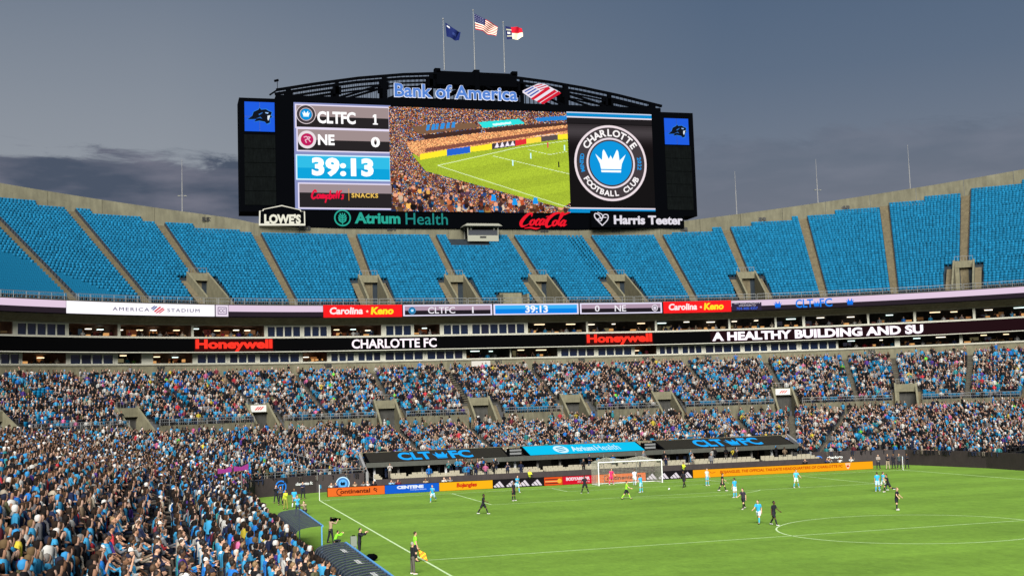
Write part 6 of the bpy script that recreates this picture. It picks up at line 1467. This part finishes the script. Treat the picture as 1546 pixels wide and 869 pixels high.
hd_=Vector(CROW[1]['_hd'])
def cap_mesh(hd):
    m=MB(); sphere(m,hd+Vector((0,.01,.035)),.108,12,8,(.82,.95,1.0)); m.f=[f for f in m.f if min(m.v[i][2] for i in f)>hd.z-.005]; m.add([hd+Vector(p) for p in ((-.07,-.08,.045),(.07,-.08,.045),(.05,-.18,.03),(-.05,-.18,.03))],[[0,1,2,3]])
    me=bpy.data.meshes.new('cap'); me.from_pydata(*compact(m.v,m.f)); me.materials.append(M_CLOTH); return me
caps={id(f):cap_mesh(f['_hd']) for f in CROW+SIT}
used={}
for j,i in enumerate(ind):
    st_=stand[i]; pk=int(rng.choice(4,p=[.25,.45,.25,.05])) if st_ else rng.integers(0,2)
    pt=(CROW if st_ else SIT)[pk]
    row=int((C[i,5])*46)
    col=pc[ci[i]]*rng.uniform(.65,1.); nm_=PALN[ci[i]][0]; hat=hatc[i]<.16
    hatn='white' if hatc[i]<.07 else 'dark'
    px_,py_=cx_[i],cy_[i]-25
    zone='near the bottom left' if px_<300 and py_>800 else ('by the near team shelter' if px_>480 else ('by the far team shelter' if px_>400 and py_<800 else ('beside the near shelter' if px_>390 else ('midway along the stand' if py_<790 else 'low in left stand'))))
    lab='%s spectator, %s top, %s, %s %s'%(('standing' if st_ else 'seated'),nm_,'%s cap'%hatn if hat else '%s hair'%HN[hi[i]],(['hands clasped','arms down','arms folded','arm raised'][pk] if st_ else ('leaning forward,' if pk else 'upright,')),zone)
    e=person(pt,tuple(C[i,:3]+np.array([rng.uniform(-.06,.06),rng.uniform(-.06,.06),0])),-(C[i,3]+turn[i]),lab,{'shirt':tuple(col),'trousers':[(.015,.02,.04),(.01,.01,.012),(.05,.045,.04),(.12,.10,.08)][rng.integers(0,4)],'shoes':(.3,.3,.3)},skin=SKINS[si[i]],hair=HAIRS[hi[i]],scale=rng.uniform(1.0,1.13),group='spectators standing and sitting in the near left stand',name='spectator')
    used.setdefault(lab,[]).append((cz_[i],e))
    if hat: o=link('cap',caps[id(pt)],e); o.color=(*((.55,.54,.5) if hatn=='white' else (.012,.015,.03)),1)
ORD=['nearest','second nearest','third nearest','fourth nearest','fifth nearest','sixth nearest','seventh nearest','eighth nearest','ninth nearest','tenth nearest','farthest']
for lab,l in used.items():
    if len(l)>1:
        for k,(_,e) in enumerate(sorted(l,key=lambda q:q[0])): e['label']=lab+', '+ORD[min(k,10)]
e=tag(empty('magenta_banner',atz(352,720,4.6)),'small magenta cloth banner held up in the crowd near the far left corner','banner')
m=MB()
for x0,x1,dz in ((-1.1,-.1,0),(0.05,1.1,.12)): m.add([(x0,0,dz+.3),(x1,0,dz+.4),(x1,0,dz+.85),((x0+x1)/2,.1,dz+.6),(x0,0,dz+.7)],[[0,1,2,3,4]])
m.build('cloth',mat('magenta_cloth',(.16,.012,.12),.8),e); m=MB(); m.cyl((-.6,0,-.9),(-.6,0,.1),.03,n=6); m.cyl((.6,0,-.8),(.6,0,.3),.03,n=6); m.build('handle',M_RAIL,e)
# people in the suites and behind the goal
SPV=[]
for (a_,b_,off_,z_,den) in suite_people:
    s=a_
    while s<b_:
        s+=rng.uniform(.5,1.6)/den*.5
        if s<b_: SPV.append((*P(s,off_+rng.uniform(-.3,.8),z_),Pang(s)))
for i in range(60):
    x=rng.choice([rng.uniform(-26,27),rng.normal(-7+(-8),2.0)]); y=rng.choice([8.,9.2,10.3,13.5,14.5]); SPV.append((x,y,{8.:.8,9.2:1.1,10.3:1.3}.get(y,1.2),0.))
for k in range(150): 
    px_=rng.uniform(200,1370); p=np.array(P(s_at(px_,620,-16.6),-16.7+rng.uniform(-.4,.5),5.98)); SPV.append((*p,rng.uniform(-3,3)))
# stewards and walkers in the aisles
SPV=np.array(SPV); nb0=len(C); C=np.concatenate([C,np.c_[SPV[:,:3],SPV[:,3],np.full(len(SPV),5),np.zeros(len(SPV))]]); m_=len(SPV)
ci=np.r_[ci,rng.choice(len(PALN),m_,p=pw)]; si=np.r_[si,rng.choice(6,m_)]; hi=np.r_[hi,rng.choice(6,m_)]; hatc=np.r_[hatc,rng.random(m_)]; turn=np.r_[turn,rng.normal(0,.5,m_)]
tsel=np.r_[tsel,rng.choice([3,4,6],m_)]; zk=np.r_[zk,np.full(m_,.6)]
o=link('hospitality_guests',make_crowd(np.arange(nb0,nb0+m_),'hospitality_guests')); tag(o,'small far-off guests in the suites, club seats and walkways','crowd',kind='stuff')
